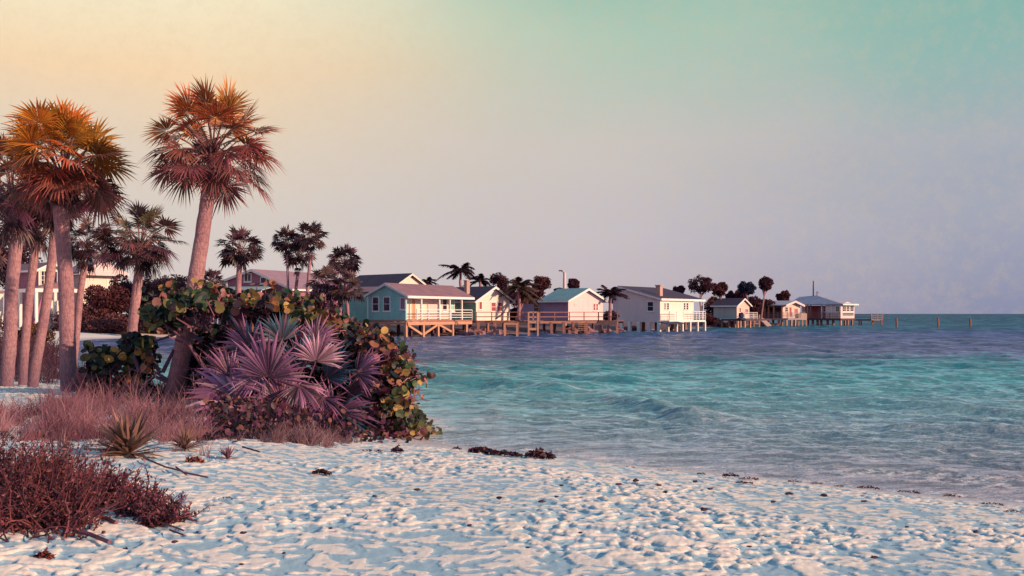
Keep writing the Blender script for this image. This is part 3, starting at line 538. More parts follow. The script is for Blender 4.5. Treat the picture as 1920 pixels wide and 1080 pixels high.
# --- house behind the left palms (A)
H = House('beach_house', 'two-storey beach house with a cream gable and post-braced porch behind the leaning palms', 'house', 72, 104, 40, 'houses behind the shore')
zf = H.z(600); y1 = H.Ry(118); ze = H.z(504); za = H.z(494, 0, y1/2)
H.gable(H.Lx(20), 0, 0, y1, .4, ze, za, 'x', 'mauve', 'roofbrown', ov=.5, trimends=(1,))
mb = MB(); mb.prism([(.0, .4), (y1, .4), (y1, ze), (y1/2, za-.05), (0, ze)], .004, .05, 'x'); H.part(mb, 'front_wall', 'cream')
H.win('R', 76, 507, 89, 535, .05, nx=2, ny=3, frame='cream'); H.win('R', 99, 508, 115, 537, .05, nx=2, ny=1, frame='white')
zp = H.z(546, 1.2); mb = MB(); mb.box(.06, 2.6, -1.5, y1+.5, zp-.12, zp+.25); mb.box(H.Lx(30, -1.5), .06, -1.5, -.05, zp-.12, zp+.25); H.part(mb, 'porch_roof', 'white')
mb = MB(); mb.prism([(-1.5, zp+.252), (y1+.5, zp+.252), (y1/2, zp+.95)], .07, 2.4, 'x'); H.part(mb, 'porch_roof_top', 'roofbrown')
for y in (-1.3, H.Ry(103, 2.4)): H.post(2.4, y, .3, zp-.12, .28, 'white', 'porch_post')
H.post(H.Lx(38, -1.3), -1.3, .3, zp-.12, .28, 'white', 'porch_post')
mb = MB(); mb.beam((2.4, H.Ry(62, 2.4), .9), (2.4, H.Ry(82, 2.4), zp-.12), .22); H.part(mb, 'brace', 'mauve')
H2 = House('beach_house', 'pale yellow house with pink roof edge showing right of the thick palm trunk', 'house', 150, 109, 42, 'houses behind the shore')
y1 = H2.Ry(224); ze = H2.z(514); x0 = H2.Lx(120)
mb = MB(); mb.box(x0, 0, 0, y1, .4, ze); H2.part(mb, 'wall', 'cream')
r = MB(); r.prism([(-.5, ze+.01), (y1/2, ze+1.4), (y1+.7, ze+.01), (y1+.7, ze+.2), (y1/2, ze+1.6), (-.5, ze+.2)], x0, .9, 'x'); ro = H2.part(r, 'roof', 'roofmauve')
r = MB(); r.box(.91, .98, -.5, y1+.7, ze-.12, ze+.22); r.prism([(-.4, ze+.23), (y1+.6, ze+.23), (y1/2, ze+1.5)], .905, .94, 'x'); H2.part(r, 'roof_trim', 'pink', ro)
H2.win('R', 165, 519, 202, 541, .0, frame='white', pane='cream', ny=1, fw=.14, name='garage_door'); H2.win('R', 205, 519, 222, 541, 0., frame='white', pane='palegreen', ny=1, nx=1, fw=.12)
H3 = House('beach_hut', 'sliver of white wall at the left edge beyond the palms', 'house', -60, 102, 40)
mb = MB(); mb.box(-3, 0, 0, H3.Ry(6), .4, H3.z(548)); H3.part(mb, 'wall', 'cream'); mb = MB(); mb.box(-3.3, .3, -.3, H3.Ry(8), H3.z(548)+.003, H3.z(544)); H3.part(mb, 'roof', 'roofbrown')
H3.win('R', -30, 556, -12, 580, 0)
# ------------------------------------------------------------------ boardwalks, piers, piles
def walk(name, label, cat, pts, zd, zr, m, posts, mids=1, step=2., rails=True, group=None, wd=1.4, pm='wood', pw=.24, bal=0):
    """straight-run boardwalk: pts world (x,y) front edge; deck goes back by wd"""
    root = empty(name, (pts[0][0], pts[0][1], 0), label, cat, group); o = Vector((pts[0][0], pts[0][1], 0))
    dk = MB(); rl = MB()
    for a, b in zip(pts[:-1], pts[1:]):
        A = Vector((*a, 0))-o; B = Vector((*b, 0))-o; d = (B-A).normalized(); nrm = Vector((-d.y, d.x, 0)); Ln = (B-A).length
        nb = max(2, int(Ln/.16))
        for i in range(nb):
            p = A+d*(Ln*(i+.5)/nb); dk.beam((p.x, p.y, zd+.025*math.sin(i*1.7)*.3), (p.x+nrm.x*wd, p.y+nrm.y*wd, zd+.025*math.sin(i*1.7)*.3), Ln/nb*.92, .05)
        for k in (.05, wd-.05): dk.beam((A.x+nrm.x*k, A.y+nrm.y*k, zd-.14), (B.x+nrm.x*k, B.y+nrm.y*k, zd-.14), .08, .22)
        n = max(1, round(Ln/step))
        if rails:
            for i in range(n+1): p = A.lerp(B, i/n); rl.beam((p.x, p.y, zd), (p.x, p.y, zr), .11)
            rl.beam((A.x, A.y, zr+.04), (B.x, B.y, zr+.04), .14, .08)
            for k in range(1, mids+1): z = zd+(zr-zd)*k/(mids+1); rl.beam((A.x, A.y, z), (B.x, B.y, z), .05, .09)
            if bal:
                for i in range(int(Ln/bal)): p = A.lerp(B, (i+.5)/int(Ln/bal)); rl.beam((p.x, p.y, zd+.05), (p.x, p.y, zr), .05)
    dk.build('deck', M[m], root)
    if rails: rl.build('railing', M[m], root)
    for (x, y) in posts:
        q = MB(); q.beam((x-o.x, y-o.y, WATER), (x-o.x, y-o.y, zd-.1), pw); q.build('post', M[pm], root)
    return root, o
def on(pa, Ya, pb, Yb, px):   # point on the world line between two (px,Y) ends that shows at px
    ax, bx = wx(pa, Ya), wx(pb, Yb); t = (px-CX)/F; k = (t*Ya-ax)/((bx-ax)-t*(Yb-Ya)); return (ax+(bx-ax)*k, Ya+(Yb-Ya)*k)
e = (893, 106, 1010, 105); pts = [(wx(893, 106), 106), (wx(1010, 105), 105)]
root, o = walk('boardwalk', 'brown railed boardwalk joining the cream cottage to the purple one', 'boardwalk', pts, wz(602, 106), wz(586, 106), 'wood', [on(*e, px) for px in (896, 927, 948, 971, 992)], 1, 1.6)
q = MB(); zz0, zz1 = wz(625, 105), wz(585, 105); xa, ya = on(*e, 991); xb, yb = on(*e, 1008.5)
for x in (xa, xb): q.beam((x-o.x, ya-.25-o.y, zz0-.4), (x-o.x, ya-.25-o.y, zz1), .17)
for py in (585.5, 594.5, 604, 617): z = wz(py, 105); q.beam((xa-o.x+.085, ya-.25-o.y, z), (xb-o.x-.085, ya-.25-o.y, z), .1, .15 if py < 600 else .25)
q.beam(((xa+xb)/2-o.x, ya-.25-o.y, wz(603, 105)), ((xa+xb)/2-o.x, ya-.25-o.y, zz1), .1); q.build('ladder_frame', M['woodlight'], root)
q = MB()
for k in range(6): 
    t_ = k/5; x, y = on(*e, 928+14*t_); q.beam((x-o.x, y-.3-o.y, wz(598-11*t_, 106)), (x-o.x+.3, y-.3-o.y, wz(598-11*t_-1.5, 106)), .1, .12)
q.build('gangway_rail', M['wooddark'], root)
root = empty('swim_platform', (wx(958, 104), 104, 0), 'small square timber platform standing in the water below the boardwalk', 'platform')
q = MB(); zt = wz(606, 104); w_ = (973-946)/F*104; q.box(-w_/2, w_/2, -.2, 1.6, zt-.15, zt); q.build('top', M['woodlight'], root)
for x in (-w_/2+.12, w_/2-.12):
    for y in (-.1, 1.5): q = MB(); q.beam((x, y, WATER), (x, y, zt-.15), .2); q.build('leg', M['woodlight'], root)
e = (1012, 110, 1138, 118); f_ = (1138, 118, 1158, 113)
root, o = walk('deck_walk', 'long dark brown railed deck in front of the purple and pink cottage', 'deck', [(wx(1012, 110), 110), (wx(1122, 113), 113), (wx(1158, 112), 112)], wz(602, 112), wz(586, 112), 'wood',
    [on(1012, 110, 1122, 113, px) for px in (1034, 1057, 1075, 1100)]+[on(1122, 113, 1158, 112, px) for px in (1124, 1140, 1157)], 1, 2.0, wd=2.2, pw=.26)
q = MB()
for k in range(5): z = wz(604+k*3.6, 112); x, y = on(1012, 110, 1122, 113, 1083); q.box(x-o.x, x-o.x+1.0, y-o.y-.35-k*.16, y-o.y-.10-k*.16, z-.05, z)
q.build('steps', M['woodlight'], root)
q = MB(); zt = wz(606, 112); (xa, ya), (xb, yb) = on(1122, 113, 1158, 112, 1123), (wx(1158, 112), 112); q.beam((xa-o.x, ya-o.y-.1, zt), (xb-o.x, yb-o.y-.1, zt), .12, .45); q.build('fascia_board', M['woodlight'], root)
# steps and gangway between shed and veranda house
x, y = wx(1400, 176), 176; root = empty('shore_stairs', (x, y, 0), 'railed timber stairs dropping to the water between the shed and the veranda house', 'stairs')
q = MB(); xe = (1412.5-1395)/F*176; q.beam((-(5)/F*176, 0, wz(611, 176)), (xe, 0, wz(603, 176)), .12, .16)
q.beam((-(5)/F*176, 1., wz(611, 176)), (xe, 1., wz(603, 176)), .12, .16)
for k in range(9): t_ = k/8; q.box(-.48+t_*2.1, -.48+t_*2.1+.28, .06, .94, wz(611-8*t_, 176)-.03, wz(611-8*t_, 176)+.03)
q.build('stringer', M['woodlight'], root)
q = MB()
for k in range(10): t_ = k/9; q.beam((-.45+t_*2.05, 0, wz(611-8*t_, 176)), (-.45+t_*2.05, 0, wz(597, 176)), .05)
q.beam((-.5, 0, wz(597, 176)), (xe, 0, wz(597, 176)), .07); q.build('railing', M['metal'], root)
for px in (1395.5, 1413.5, 1423.5): q = MB(); q.beam(((px-1400)/F*176, -.1, WATER), ((px-1400)/F*176, -.1, wz(590 if px > 1400 else 598, 176)), .2); q.build('post', M['woodlight'], root)
q = MB()
for py in (600, 607): q.beam(((1413.5-1400)/F*176, -.12, wz(py, 176)), ((1423.5-1400)/F*176, -.12, wz(py-.5, 176)), .12, .2)
q.build('crossbar', M['woodlight'], root)
# storage box on posts
Yb = 190; x = wx(1505, Yb); root = empty('storage_box', (x, Yb, 0), 'cream plank storage box raised on timber legs over the water', 'box')
w_ = (1513.5-1497.5)/F*Yb; z0, z1 = wz(600, Yb), wz(587.5, Yb); q = MB()
for k in range(7): q.box(-w_/2+w_*k/7+.01, -w_/2+w_*(k+1)/7-.01, 0, 1.2, z0, z1+.02*(k % 2))
q.box(-w_/2+.02, w_/2-.02, .02, 1.18, z0+.01, z1-.02); q.build('box', M['peach'], root)
for k in (-.45, 0, .45): q = MB(); q.beam((w_*k, .15, WATER), (w_*k, .15, z0), .26); q.build('leg', M['woodlight'], root)
# pier end
e = (1601, 206, 1655, 204)
root, o = walk('end_pier', 'low open pier with a pale railed end, last structure over the water', 'pier', [(wx(1601, 206), 206), (wx(1633, 205), 205)], wz(599, 205), wz(590, 205), 'wooddark', [on(*e, px) for px in (1611, 1615)], 1, 2.5, wd=2)
walk('end_deck', 'pale railed square deck at the very tip of the end pier', 'deck', [(wx(1634, 204), 204), (wx(1655, 204), 204)], wz(598.5, 204), wz(588.5, 204), 'woodlight', [on(*e, px) for px in (1636, 1653)], 2, 1.1, wd=2.4, bal=.5, pw=.3)
for px, pt, pb, Y, lab in ((1681, 596.5, 613, 180, 'nearest the pier'), (1759, 595.5, 613.5, 176, 'middle of the three'), (1819, 597.5, 613, 180, 'farthest to the right')):
    q = MB(); q.tube([(wx(px, Y), Y, -1), (wx(px, Y)+.02, Y, .5), (wx(px, Y)-.03, Y, wz(pt, Y))], [.22, .2, .18], 8, jit=.05)
    tag(q.build('mooring_pile', M['wood'], None, (wx(px, Y), Y, 0)), 'weathered wooden pile standing alone in the sea, '+lab, 'pile', 'piles standing in the sea')
# covered thing on the shed deck: canvas-wrapped bundle with a narrow top
def blob(mb, c, r, seed, n=10, squash=(1, 1, 1), amp=.2):
    c = Vector(c); vs = []; fs = []
    for i in range(n+1):
        th = math.pi*i/n
        for j in range(n*2):
            ph = math.pi*j/n; d = Vector((math.sin(th)*math.cos(ph), math.sin(th)*math.sin(ph), math.cos(th)))
            k = r*(1+amp*float(pn(d.x*2+seed, d.y*2+d.z*1.7, seed % 7))*1.6)
            vs.append(c+Vector((d.x*k*squash[0], d.y*k*squash[1], d.z*k*squash[2])))
    w = n*2
    for i in range(n):
        for j in range(w): fs.append((i*w+j, (i+1)*w+j, (i+1)*w+(j+1) % w, i*w+(j+1) % w))
    mb.add(vs, fs)
Y = 165; q = MB(); blob(q, P(1390, 592, Y), .45, 3, 8, (1, 1, 1.25)); blob(q, P(1389, 598.5, Y), .55, 5, 8, (1.3, 1, .6)); q.tube([P(1391.5, 599, Y), P(1392, 612, Y)], [.3, .16], 7)
tag(q.build('covered_bundle', M['navy'], None, P(1390, 612, Y)), 'navy canvas-wrapped bundle hanging over the edge of the shed deck', 'bundle')
q = MB(); q.tube([(wx(1058, 135), 135, .5), (wx(1058.5, 135), 135, wz(511, 135))], [.28, .2], 8); root = empty('utility_pole', (0, 0, 0), 'pale pole with a lamp bracket rising behind the teal-roofed cottage', 'pole')
root.location = (wx(1058, 135), 135, .5); q.v = [(v[0]-root.location.x, v[1]-135, v[2]-.5) for v in q.v]; q.build('pole', M['pink'], root)
q = MB(); q.beam((0, 0, wz(512, 135)-.5), (-.4, 0, wz(508, 135)-.5), .09); q.box(-.75, -.25, -.15, .15, wz(508, 135)-.55, wz(506.5, 135)-.5); q.build('lamp_bracket', M['wooddark'], root)
# rocks and sand heaps under the houses
for i, (px, py, Y, r_, lab) in enumerate([(905, 622, 110, 1.5, 'reddish rock heap at the water line under the cream cottage'), (880, 621, 109, 1.3, 'pale rock heap beside the last veranda stilt'), (925, 619, 112, 1.3, 'rock heap just left of the swim platform'),
        (1020, 620, 118, 1.0, 'rock heap under the left end of the purple cottage'), (1098, 616, 119, 1.6, 'rock heap under the pink gable'), (1148, 617, 121, 1.2, 'rock heap under the palm by the grey house'), (1190, 614, 139, 1.3, 'rock heap under the grey side wall'),
        (1255, 612, 142, 1.2, 'rock heap under the white balcony'), (1345, 606, 172, 2.0, 'brush-covered rock mound left of the green shed'), (1450, 608, 186, 1.6, 'pink rock slope under the low veranda house'), (720, 622, 106, 1.5, 'rock heap under the teal gable'), (800, 622, 112, 1.6, 'dark rock heap under the veranda'),
        (700, 620, 104, 1.4, 'pale sand-coloured rock heap left of the first braced stilt')]):
    q = MB(); p = P(px, py, Y)
    for k in range(7): blob(q, p+Vector((random.uniform(-1, 1)*r_*1.3, random.uniform(-.5, 1)*r_, -.45+random.uniform(-.2, .3)*r_*.5)), r_*random.uniform(.28, .55), i*3+k, 6, (1.3, 1, .75), .35)
    tag(q.build('shore_rocks', M['rock'], None, (p.x, p.y, 0)), lab, 'rocks', 'rock heaps under the houses')
x0, y0 = wx(1425, 184), 184; q = MB(); pr = [(1425, 594), (1432, 597), (1441, 604), (1447, 611), (1438, 612), (1431, 604), (1425, 600)]
n = len(pr); q.add([P(a, b_, 184) for a, b_ in pr]+[P(a, b_, 184)+Vector((0, 1.6, 0)) for a, b_ in pr], [tuple(range(n))[::-1], tuple(range(n, 2*n))]+[(i, (i+1) % n, n+(i+1) % n, n+i) for i in range(n)])
tag(q.build('launch_ramp', M['peach'], None, (x0, y0, 0)), 'peach-coloured sloping ramp running down beside the shore stairs', 'ramp')
# ------------------------------------------------------------------ vegetation
def fan(mb, hub, axis, nrm, R, span=rad(230), nb=30, c0=(.2, .1, .1), c1=None, droop=.25, jit=.2, mid=.5, wide=1.25, fold=.35):
    axis = axis.normalized(); nrm = (nrm-axis*nrm.dot(axis)).normalized(); side = nrm.cross(axis).normalized()
    if c1 is None: c1 = c0
    for i in range(nb):
        a = -span/2+span*i/(nb-1)+random.uniform(-.03, .03)
        d = axis*math.cos(a)+side*math.sin(a)
        Ln = R*(1-.25*(abs(a)/(span/2))**2)*random.uniform(.78, 1.1)
        w = Ln*mid*math.tan(span/nb/2)*wide; perp = (nrm.cross(d)).normalized()
        lift = nrm*random.uniform(-.03, .06)*R
        pm = hub+d*Ln*mid+lift*.6; tip = hub+d*Ln+lift+Vector((0, 0, -droop*Ln*random.uniform(.5, 1.3)))+nrm*(-.10*Ln*random.uniform(0, 1))
        p2 = pm.lerp(tip, .5)+Vector((0, 0, droop*Ln*.12)); w2 = w*.5
        col = jc(c0, jit) if random.random() < .72 else jc(c1, jit)
        vs = [hub+d*.02, pm-perp*w, pm+nrm*w*fold, pm+perp*w, p2-perp*w2, p2+nrm*w2*fold, p2+perp*w2, tip]
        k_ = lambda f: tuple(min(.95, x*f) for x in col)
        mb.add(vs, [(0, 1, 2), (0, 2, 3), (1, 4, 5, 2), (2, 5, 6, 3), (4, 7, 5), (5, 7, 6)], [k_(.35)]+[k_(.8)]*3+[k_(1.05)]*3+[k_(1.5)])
def sabal(name, label, trunk, Y, crown, Rpx, n=34, w0=40, w1=30, ctop=(.5, .2, .06), cbot=(.13, .045, .06), nb=30, dead=4, group=None, base_z=None, vs=1.0, petal=1.0, seed=0, cupper=.55, Rtop=None, boots=True, droop=.17):
    """trunk: [(px,py)...] bottom->top, widths in px, crown centre px"""
    random.seed(100+seed); s = Y/F
    pts = [P(a, b, Y) for a, b in trunk]; g0 = gz(pts[0].x, pts[0].y)-.15
    if pts[0].z > g0+.05: dv = pts[0]-pts[1]; pts.insert(0, pts[0]+Vector((dv.x*.5*(pts[0].z-g0), 0, g0-pts[0].z)))
    base = pts[0].copy()
    root = empty(name, base, label, 'palm', group); o = base
    m = len(pts); dense = []; 
    for i in range(m-1):
        p0 = pts[max(i-1, 0)]; p1 = pts[i]; p2 = pts[i+1]; p3 = pts[min(i+2, m-1)]
        for k in range(6):
            t = k/6; dense.append(.5*((2*p1)+(p2-p0)*t+(2*p0-5*p1+4*p2-p3)*t*t+(3*p1-p0-3*p2+p3)*t**3))
    dense.append(pts[-1]); K = len(dense)
    rs = [(w0+(w1-w0)*i/(K-1))*s/2*.92*(1+.03*math.sin(i*2.3)) for i in range(K)]
    rs[0] *= 1.2; rs[1] *= 1.08
    tb = MB(); tb.tube([p-o for p in dense], rs, 14, jit=.03)
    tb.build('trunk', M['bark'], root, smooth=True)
    cr = MB(); C = P(crown[0], crown[1], Y)-o; R = Rpx*s; top = dense[-1]-o
    sk = MB()
    for k in range(n):
        u = (k+.5)/n; el = math.asin(max(-1, min(1, 1-u*1.72)))+random.uniform(-.1, .1); az = k*2.39996+random.uniform(-.25, .25)
        d = Vector((math.cos(el)*math.cos(az), math.cos(el)*math.sin(az), math.sin(el)*vs))
        start = top.lerp(C, .6)+Vector((0, 0, .15*R))*random.uniform(-1, 1)
        Lp = R*random.uniform(.38, .66)*petal; hub = C+d*Lp; Rf = R*random.uniform(.40, .52)
        tt = (d.z+1)/2; cc = lerp3(cbot, ctop, float(sstep(cupper-.2, cupper+.35, tt)))  # orange ctop is a light-leak glow painted into the upper fronds
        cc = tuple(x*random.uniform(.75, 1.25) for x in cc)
        ax = (d+Vector((0, 0, -.35 if d.z < .5 else -.05))+rv()*.22).normalized()
        nr = Vector((0, 0, 1))+d*-.2+rv()*.55
        fan(cr, hub, ax, nr, Rf, rad(random.uniform(190, 270)), nb, cc, tuple(min(1, x*1.5) for x in cc), droop=droop*random.uniform(.4, 1.2)*(1.2 if d.z < .2 else .7))
        midp = (start+hub)/2+Vector((0, 0, .08*R))
        cr.tube([start, midp, hub], [.022*R/1.4, .017*R/1.4, .012*R/1.4], 4, jc((.38, .17, .16), .2))
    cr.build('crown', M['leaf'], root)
    dm = MB()
    for k in range(dead):
        az = random.uniform(0, 6.28); d = Vector((math.cos(az)*.35, math.sin(az)*.35, -1)).normalized(); hub = top+Vector((math.cos(az)*rs[-1]*1.5, math.sin(az)*rs[-1]*1.5, random.uniform(-.1, .35)*R))
        fan(dm, hub, d, Vector((math.cos(az), math.sin(az), .2)), R*random.uniform(.3, .48), rad(120), max(8, nb//2), (.07, .03, .045), (.2, .09, .09), droop=.25)
    if boots:
        for k in range(int(n*.8)):
            az = random.uniform(0, 6.28); h = random.uniform(-.16, .34)*R; dd = Vector((math.cos(az), math.sin(az), random.uniform(.5, 1.4))).normalized()
            p0 = top+(C-top)*.2+Vector((math.cos(az)*rs[-1]*.8, math.sin(az)*rs[-1]*.8, h)); dm.tube([p0, p0+dd*R*.16, p0+dd*R*random.uniform(.2, .3)+rv()*.04*R], [.03*R/1.3, .022*R/1.3, .006*R], 4, jc((.30, .12, .13), .4))
    if dm.v: dm.build('dead_fronds', M['leaf'], root)
    return root
OR = (.66, .20, .05); MG = (.20, .055, .07); BR = (.24, .10, .055)
gp = 'fan palms in the left foreground grove'
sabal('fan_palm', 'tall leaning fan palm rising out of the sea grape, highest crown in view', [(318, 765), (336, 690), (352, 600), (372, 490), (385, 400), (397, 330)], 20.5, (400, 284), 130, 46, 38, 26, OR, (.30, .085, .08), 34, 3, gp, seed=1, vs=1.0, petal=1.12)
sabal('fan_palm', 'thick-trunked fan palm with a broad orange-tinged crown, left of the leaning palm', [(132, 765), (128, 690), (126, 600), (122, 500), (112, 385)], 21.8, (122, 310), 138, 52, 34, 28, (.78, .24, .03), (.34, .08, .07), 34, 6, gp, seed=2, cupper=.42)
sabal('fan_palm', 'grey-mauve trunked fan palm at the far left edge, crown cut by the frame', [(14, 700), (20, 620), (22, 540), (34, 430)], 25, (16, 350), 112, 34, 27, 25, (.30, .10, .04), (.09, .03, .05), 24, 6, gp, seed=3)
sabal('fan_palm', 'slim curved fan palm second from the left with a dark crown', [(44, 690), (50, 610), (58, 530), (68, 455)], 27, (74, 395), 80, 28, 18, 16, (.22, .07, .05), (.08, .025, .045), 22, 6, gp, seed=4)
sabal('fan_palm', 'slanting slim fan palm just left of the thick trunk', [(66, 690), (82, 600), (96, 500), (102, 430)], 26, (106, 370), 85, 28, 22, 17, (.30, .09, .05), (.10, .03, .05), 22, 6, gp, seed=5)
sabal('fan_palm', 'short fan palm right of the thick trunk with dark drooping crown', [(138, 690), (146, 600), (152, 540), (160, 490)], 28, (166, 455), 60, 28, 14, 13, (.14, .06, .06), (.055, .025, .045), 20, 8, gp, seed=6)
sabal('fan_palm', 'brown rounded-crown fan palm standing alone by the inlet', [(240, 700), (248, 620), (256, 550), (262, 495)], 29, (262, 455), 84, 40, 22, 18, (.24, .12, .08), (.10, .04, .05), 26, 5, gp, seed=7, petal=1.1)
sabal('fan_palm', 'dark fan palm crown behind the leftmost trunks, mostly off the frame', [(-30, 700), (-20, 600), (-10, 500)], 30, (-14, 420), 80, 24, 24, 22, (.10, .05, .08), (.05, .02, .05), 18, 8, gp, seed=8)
gf = 'slender fan palms on the far bank'
far = [('round-crowned fan palm in front of the mauve house gable', [(446, 585), (447, 540), (449, 495)], (451, 468), 39, 13, 11, 98),
 ('thin fan palm, leftmost of the close trio beside the mauve roof', [(537, 600), (540, 540), (538, 478)], (537, 452), 27, 6, 4.5, 98),
 ('fan palm with the tallest round crown of the trio and a loose hanging frond', [(571, 605), (577, 540), (582, 475)], (582, 446), 29, 8, 6, 97),
 ('lower bushy fan palm between the two taller ones of the trio', [(551, 600), (554, 550), (559, 510)], (560, 478), 30, 8, 6, 101),
 ('purple-crowned fan palm rising above its neighbours left of the teal cottage', [(652, 590), (650, 550), (648, 515)], (646, 490), 29, 8, 6, 99),
 ('greyish low fan palm left of the teal cottage wall', [(616, 600), (616, 580), (614, 560)], (612, 532), 33, 7, 6, 94),
 ('greyish fan palm touching the teal cottage side wall', [(637, 600), (638, 580), (642, 565)], (650, 544), 33, 7, 6, 93),
 ('small dark fan palm right of the leaning trunk', [(398, 590), (398, 565), (398, 545)], (398, 530), 25, 7, 6, 92)]
for i, (lb, tk, cr, r_, a, b_, Y) in enumerate(far):
    ct = (.13, .055, .07) if i not in (5, 6) else (.22, .12, .13)
    sabal('fan_palm', lb, tk, Y, cr, r_*1.18, 42, a, b_, ct, tuple(x*.5 for x in ct), 11, 3, gf, seed=20+i, boots=False, petal=1.1)
def coconut(label, trunk, Y, c, R, n, seed, wind=.5, col=(.07, .035, .05), w=6, name='coconut_palm', group='coconut palms between the cottages'):
    random.seed(seed); s = Y/F; pts = [P(a, b, Y) for a, b in trunk]; root = empty(name, pts[0], label, 'palm', group); o = pts[0]
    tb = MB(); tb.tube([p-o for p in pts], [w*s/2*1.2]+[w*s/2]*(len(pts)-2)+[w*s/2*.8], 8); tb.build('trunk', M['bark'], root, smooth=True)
    cr = MB(); C = pts[-1]-o; Rw = R*s
    for k in range(n):
        az = 6.283*k/n+random.uniform(-.3, .3); el = random.uniform(-.1, 1.15); d = Vector((math.cos(az)*math.cos(el), math.sin(az)*math.cos(el)*.8, math.sin(el)))
        Ln = Rw*random.uniform(.85, 1.15); sag = random.uniform(.45, .85)*Ln; cc = jc(col, .4); prev = None
        Ln *= 1.2; pp = [C+d*Ln*t+Vector((-wind*Ln*t*t*.5, 0, -sag*t*t)) for t in np.linspace(0, 1, 9)]
        cr.tube([pp[0], pp[3], pp[6], pp[8]], [.035, .025, .015, .006], 3, jc((.2, .1, .08)))
        for t in np.linspace(.12, .99, 22):
            q = t*8; i0 = min(int(q), 7); p = pp[i0].lerp(pp[i0+1], q-i0); tg = (pp[i0+1]-pp[i0]).normalized(); sd = tg.cross(Vector((0, 0, 1)));
            if sd.length < .1: sd = Vector((0, 1, 0))
            sd.normalize(); ll = Rw*.36*math.sin(math.pi*min(1, .18+.80*t))**.7*random.uniform(.8, 1.1)
            for g in (-1, 1):
                e_ = p+sd*g*ll*.75+tg*ll*.55+Vector((-wind*ll*.2, 0, -ll*random.uniform(.25, .6))); cr.add([p-tg*.10, p+tg*.14, e_], [(0, 1, 2)], cc if g > 0 else tuple(x*.7 for x in cc))
    cr.build('crown', M['far_leaf'], root)
coconut('tall windblown coconut palm above the teal veranda roof', [(868, 600), (866, 560), (863, 530), (864, 508)], 122, (861, 505), 36, 17, 31, 0.1, (.055, .02, .035), 5)
coconut('dark coconut palm behind the cream cottage chimney', [(902, 590), (902, 560), (900, 527)], 128, (902, 520), 26, 15, 32, .3, (.03, .02, .045))
coconut('green-tinged coconut palm with a pale trunk between the cream and purple cottages', [(972, 600), (974, 570), (972, 540)], 113, (972, 538), 38, 20, 33, -.2, (.14, .08, .055), 6)
coconut('dark coconut palm between the pink gable and the grey house', [(1143, 605), (1144, 580), (1144, 553)], 121, (1146, 550), 32, 20, 34, -.1, (.06, .025, .04), 6)
coconut('low coconut palm leaning right of the pale trunk', [(968, 600), (975, 580), (988, 556)], 114, (988, 556), 24, 14, 35, -.3, (.17, .09, .07), 4)
coconut('small dark coconut palm showing above the cream house gable', [(803, 560), (803, 540), (802, 528)], 136, (802, 522), 18, 14, 36, -.2, (.03, .015, .04), 4)
def leafball(mb, c, rx, ry, rz, n, size, ca, cb, clumps=14, shell=.55):
    cs = []
    for k in range(clumps):
        d = rv(); r = random.uniform(shell, 1)**.5; cs.append((Vector((d.x*rx*r*.8, d.y*ry*r*.8, d.z*rz*r*.8)), random.random()))
    for i in range(n):
        cc, t = random.choice(cs); d = rv()*random.uniform(.3, 1)**.5; p = c+cc+Vector((d.x*rx*.36, d.y*ry*.36, d.z*rz*.36))
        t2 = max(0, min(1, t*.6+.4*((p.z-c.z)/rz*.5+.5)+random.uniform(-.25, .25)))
        a = rv(); b_ = a.cross(rv()).normalized(); s_ = size*random.uniform(.5, 1.2)
        mb.add([p-a*s_, p+b_*s_*.6, p+a*s_, p-b_*s_*.6], [(0, 1, 2, 3)], lerp3(ca, cb, t2))
def tree(label, px, py, rx, ry, Y, base, ca, cb, n=1300, seed=0, name='broadleaf_tree', trunk=None, size=1.8, group='round trees behind the cottages', tw=3.4, cat='tree'):
    random.seed(500+seed); s = Y/F; rx *= 1.18; ry *= 1.15; c = P(px, py, Y); bs = P(base[0], base[1], Y); root = empty(name, bs, label, cat, group)
    C = c-bs; t = MB(); t.tube([Vector((0, 0, -.3)), C*.5+Vector((random.uniform(-.3, .3), 0, 0)), C*.9], [tw*s/2, tw*s/2*.8, tw*s/2*.5], 7)
    for k in range(5):
        d = rv(); e_ = C+Vector((d.x*rx*s*.7, d.y*rx*s*.7, abs(d.z)*ry*s*.5)); t.tube([C*.62, C*.62+(e_-C*.62)*.5+Vector((0, 0, .1)), e_], [tw*s*.28, tw*s*.2, tw*s*.07], 5)
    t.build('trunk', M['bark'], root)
    m_ = MB(); leafball(m_, C, rx*s, rx*s*.8, ry*s, n, size*s, ca, cb, 30, .35 if n < 4000 else .1); m_.build('crown', M['far_leaf'], root)
PU = ((.035, .012, .03), (.17, .06, .08)); BL = ((.015, .02, .05), (.05, .07, .15)); RD = ((.045, .012, .022), (.22, .07, .07))
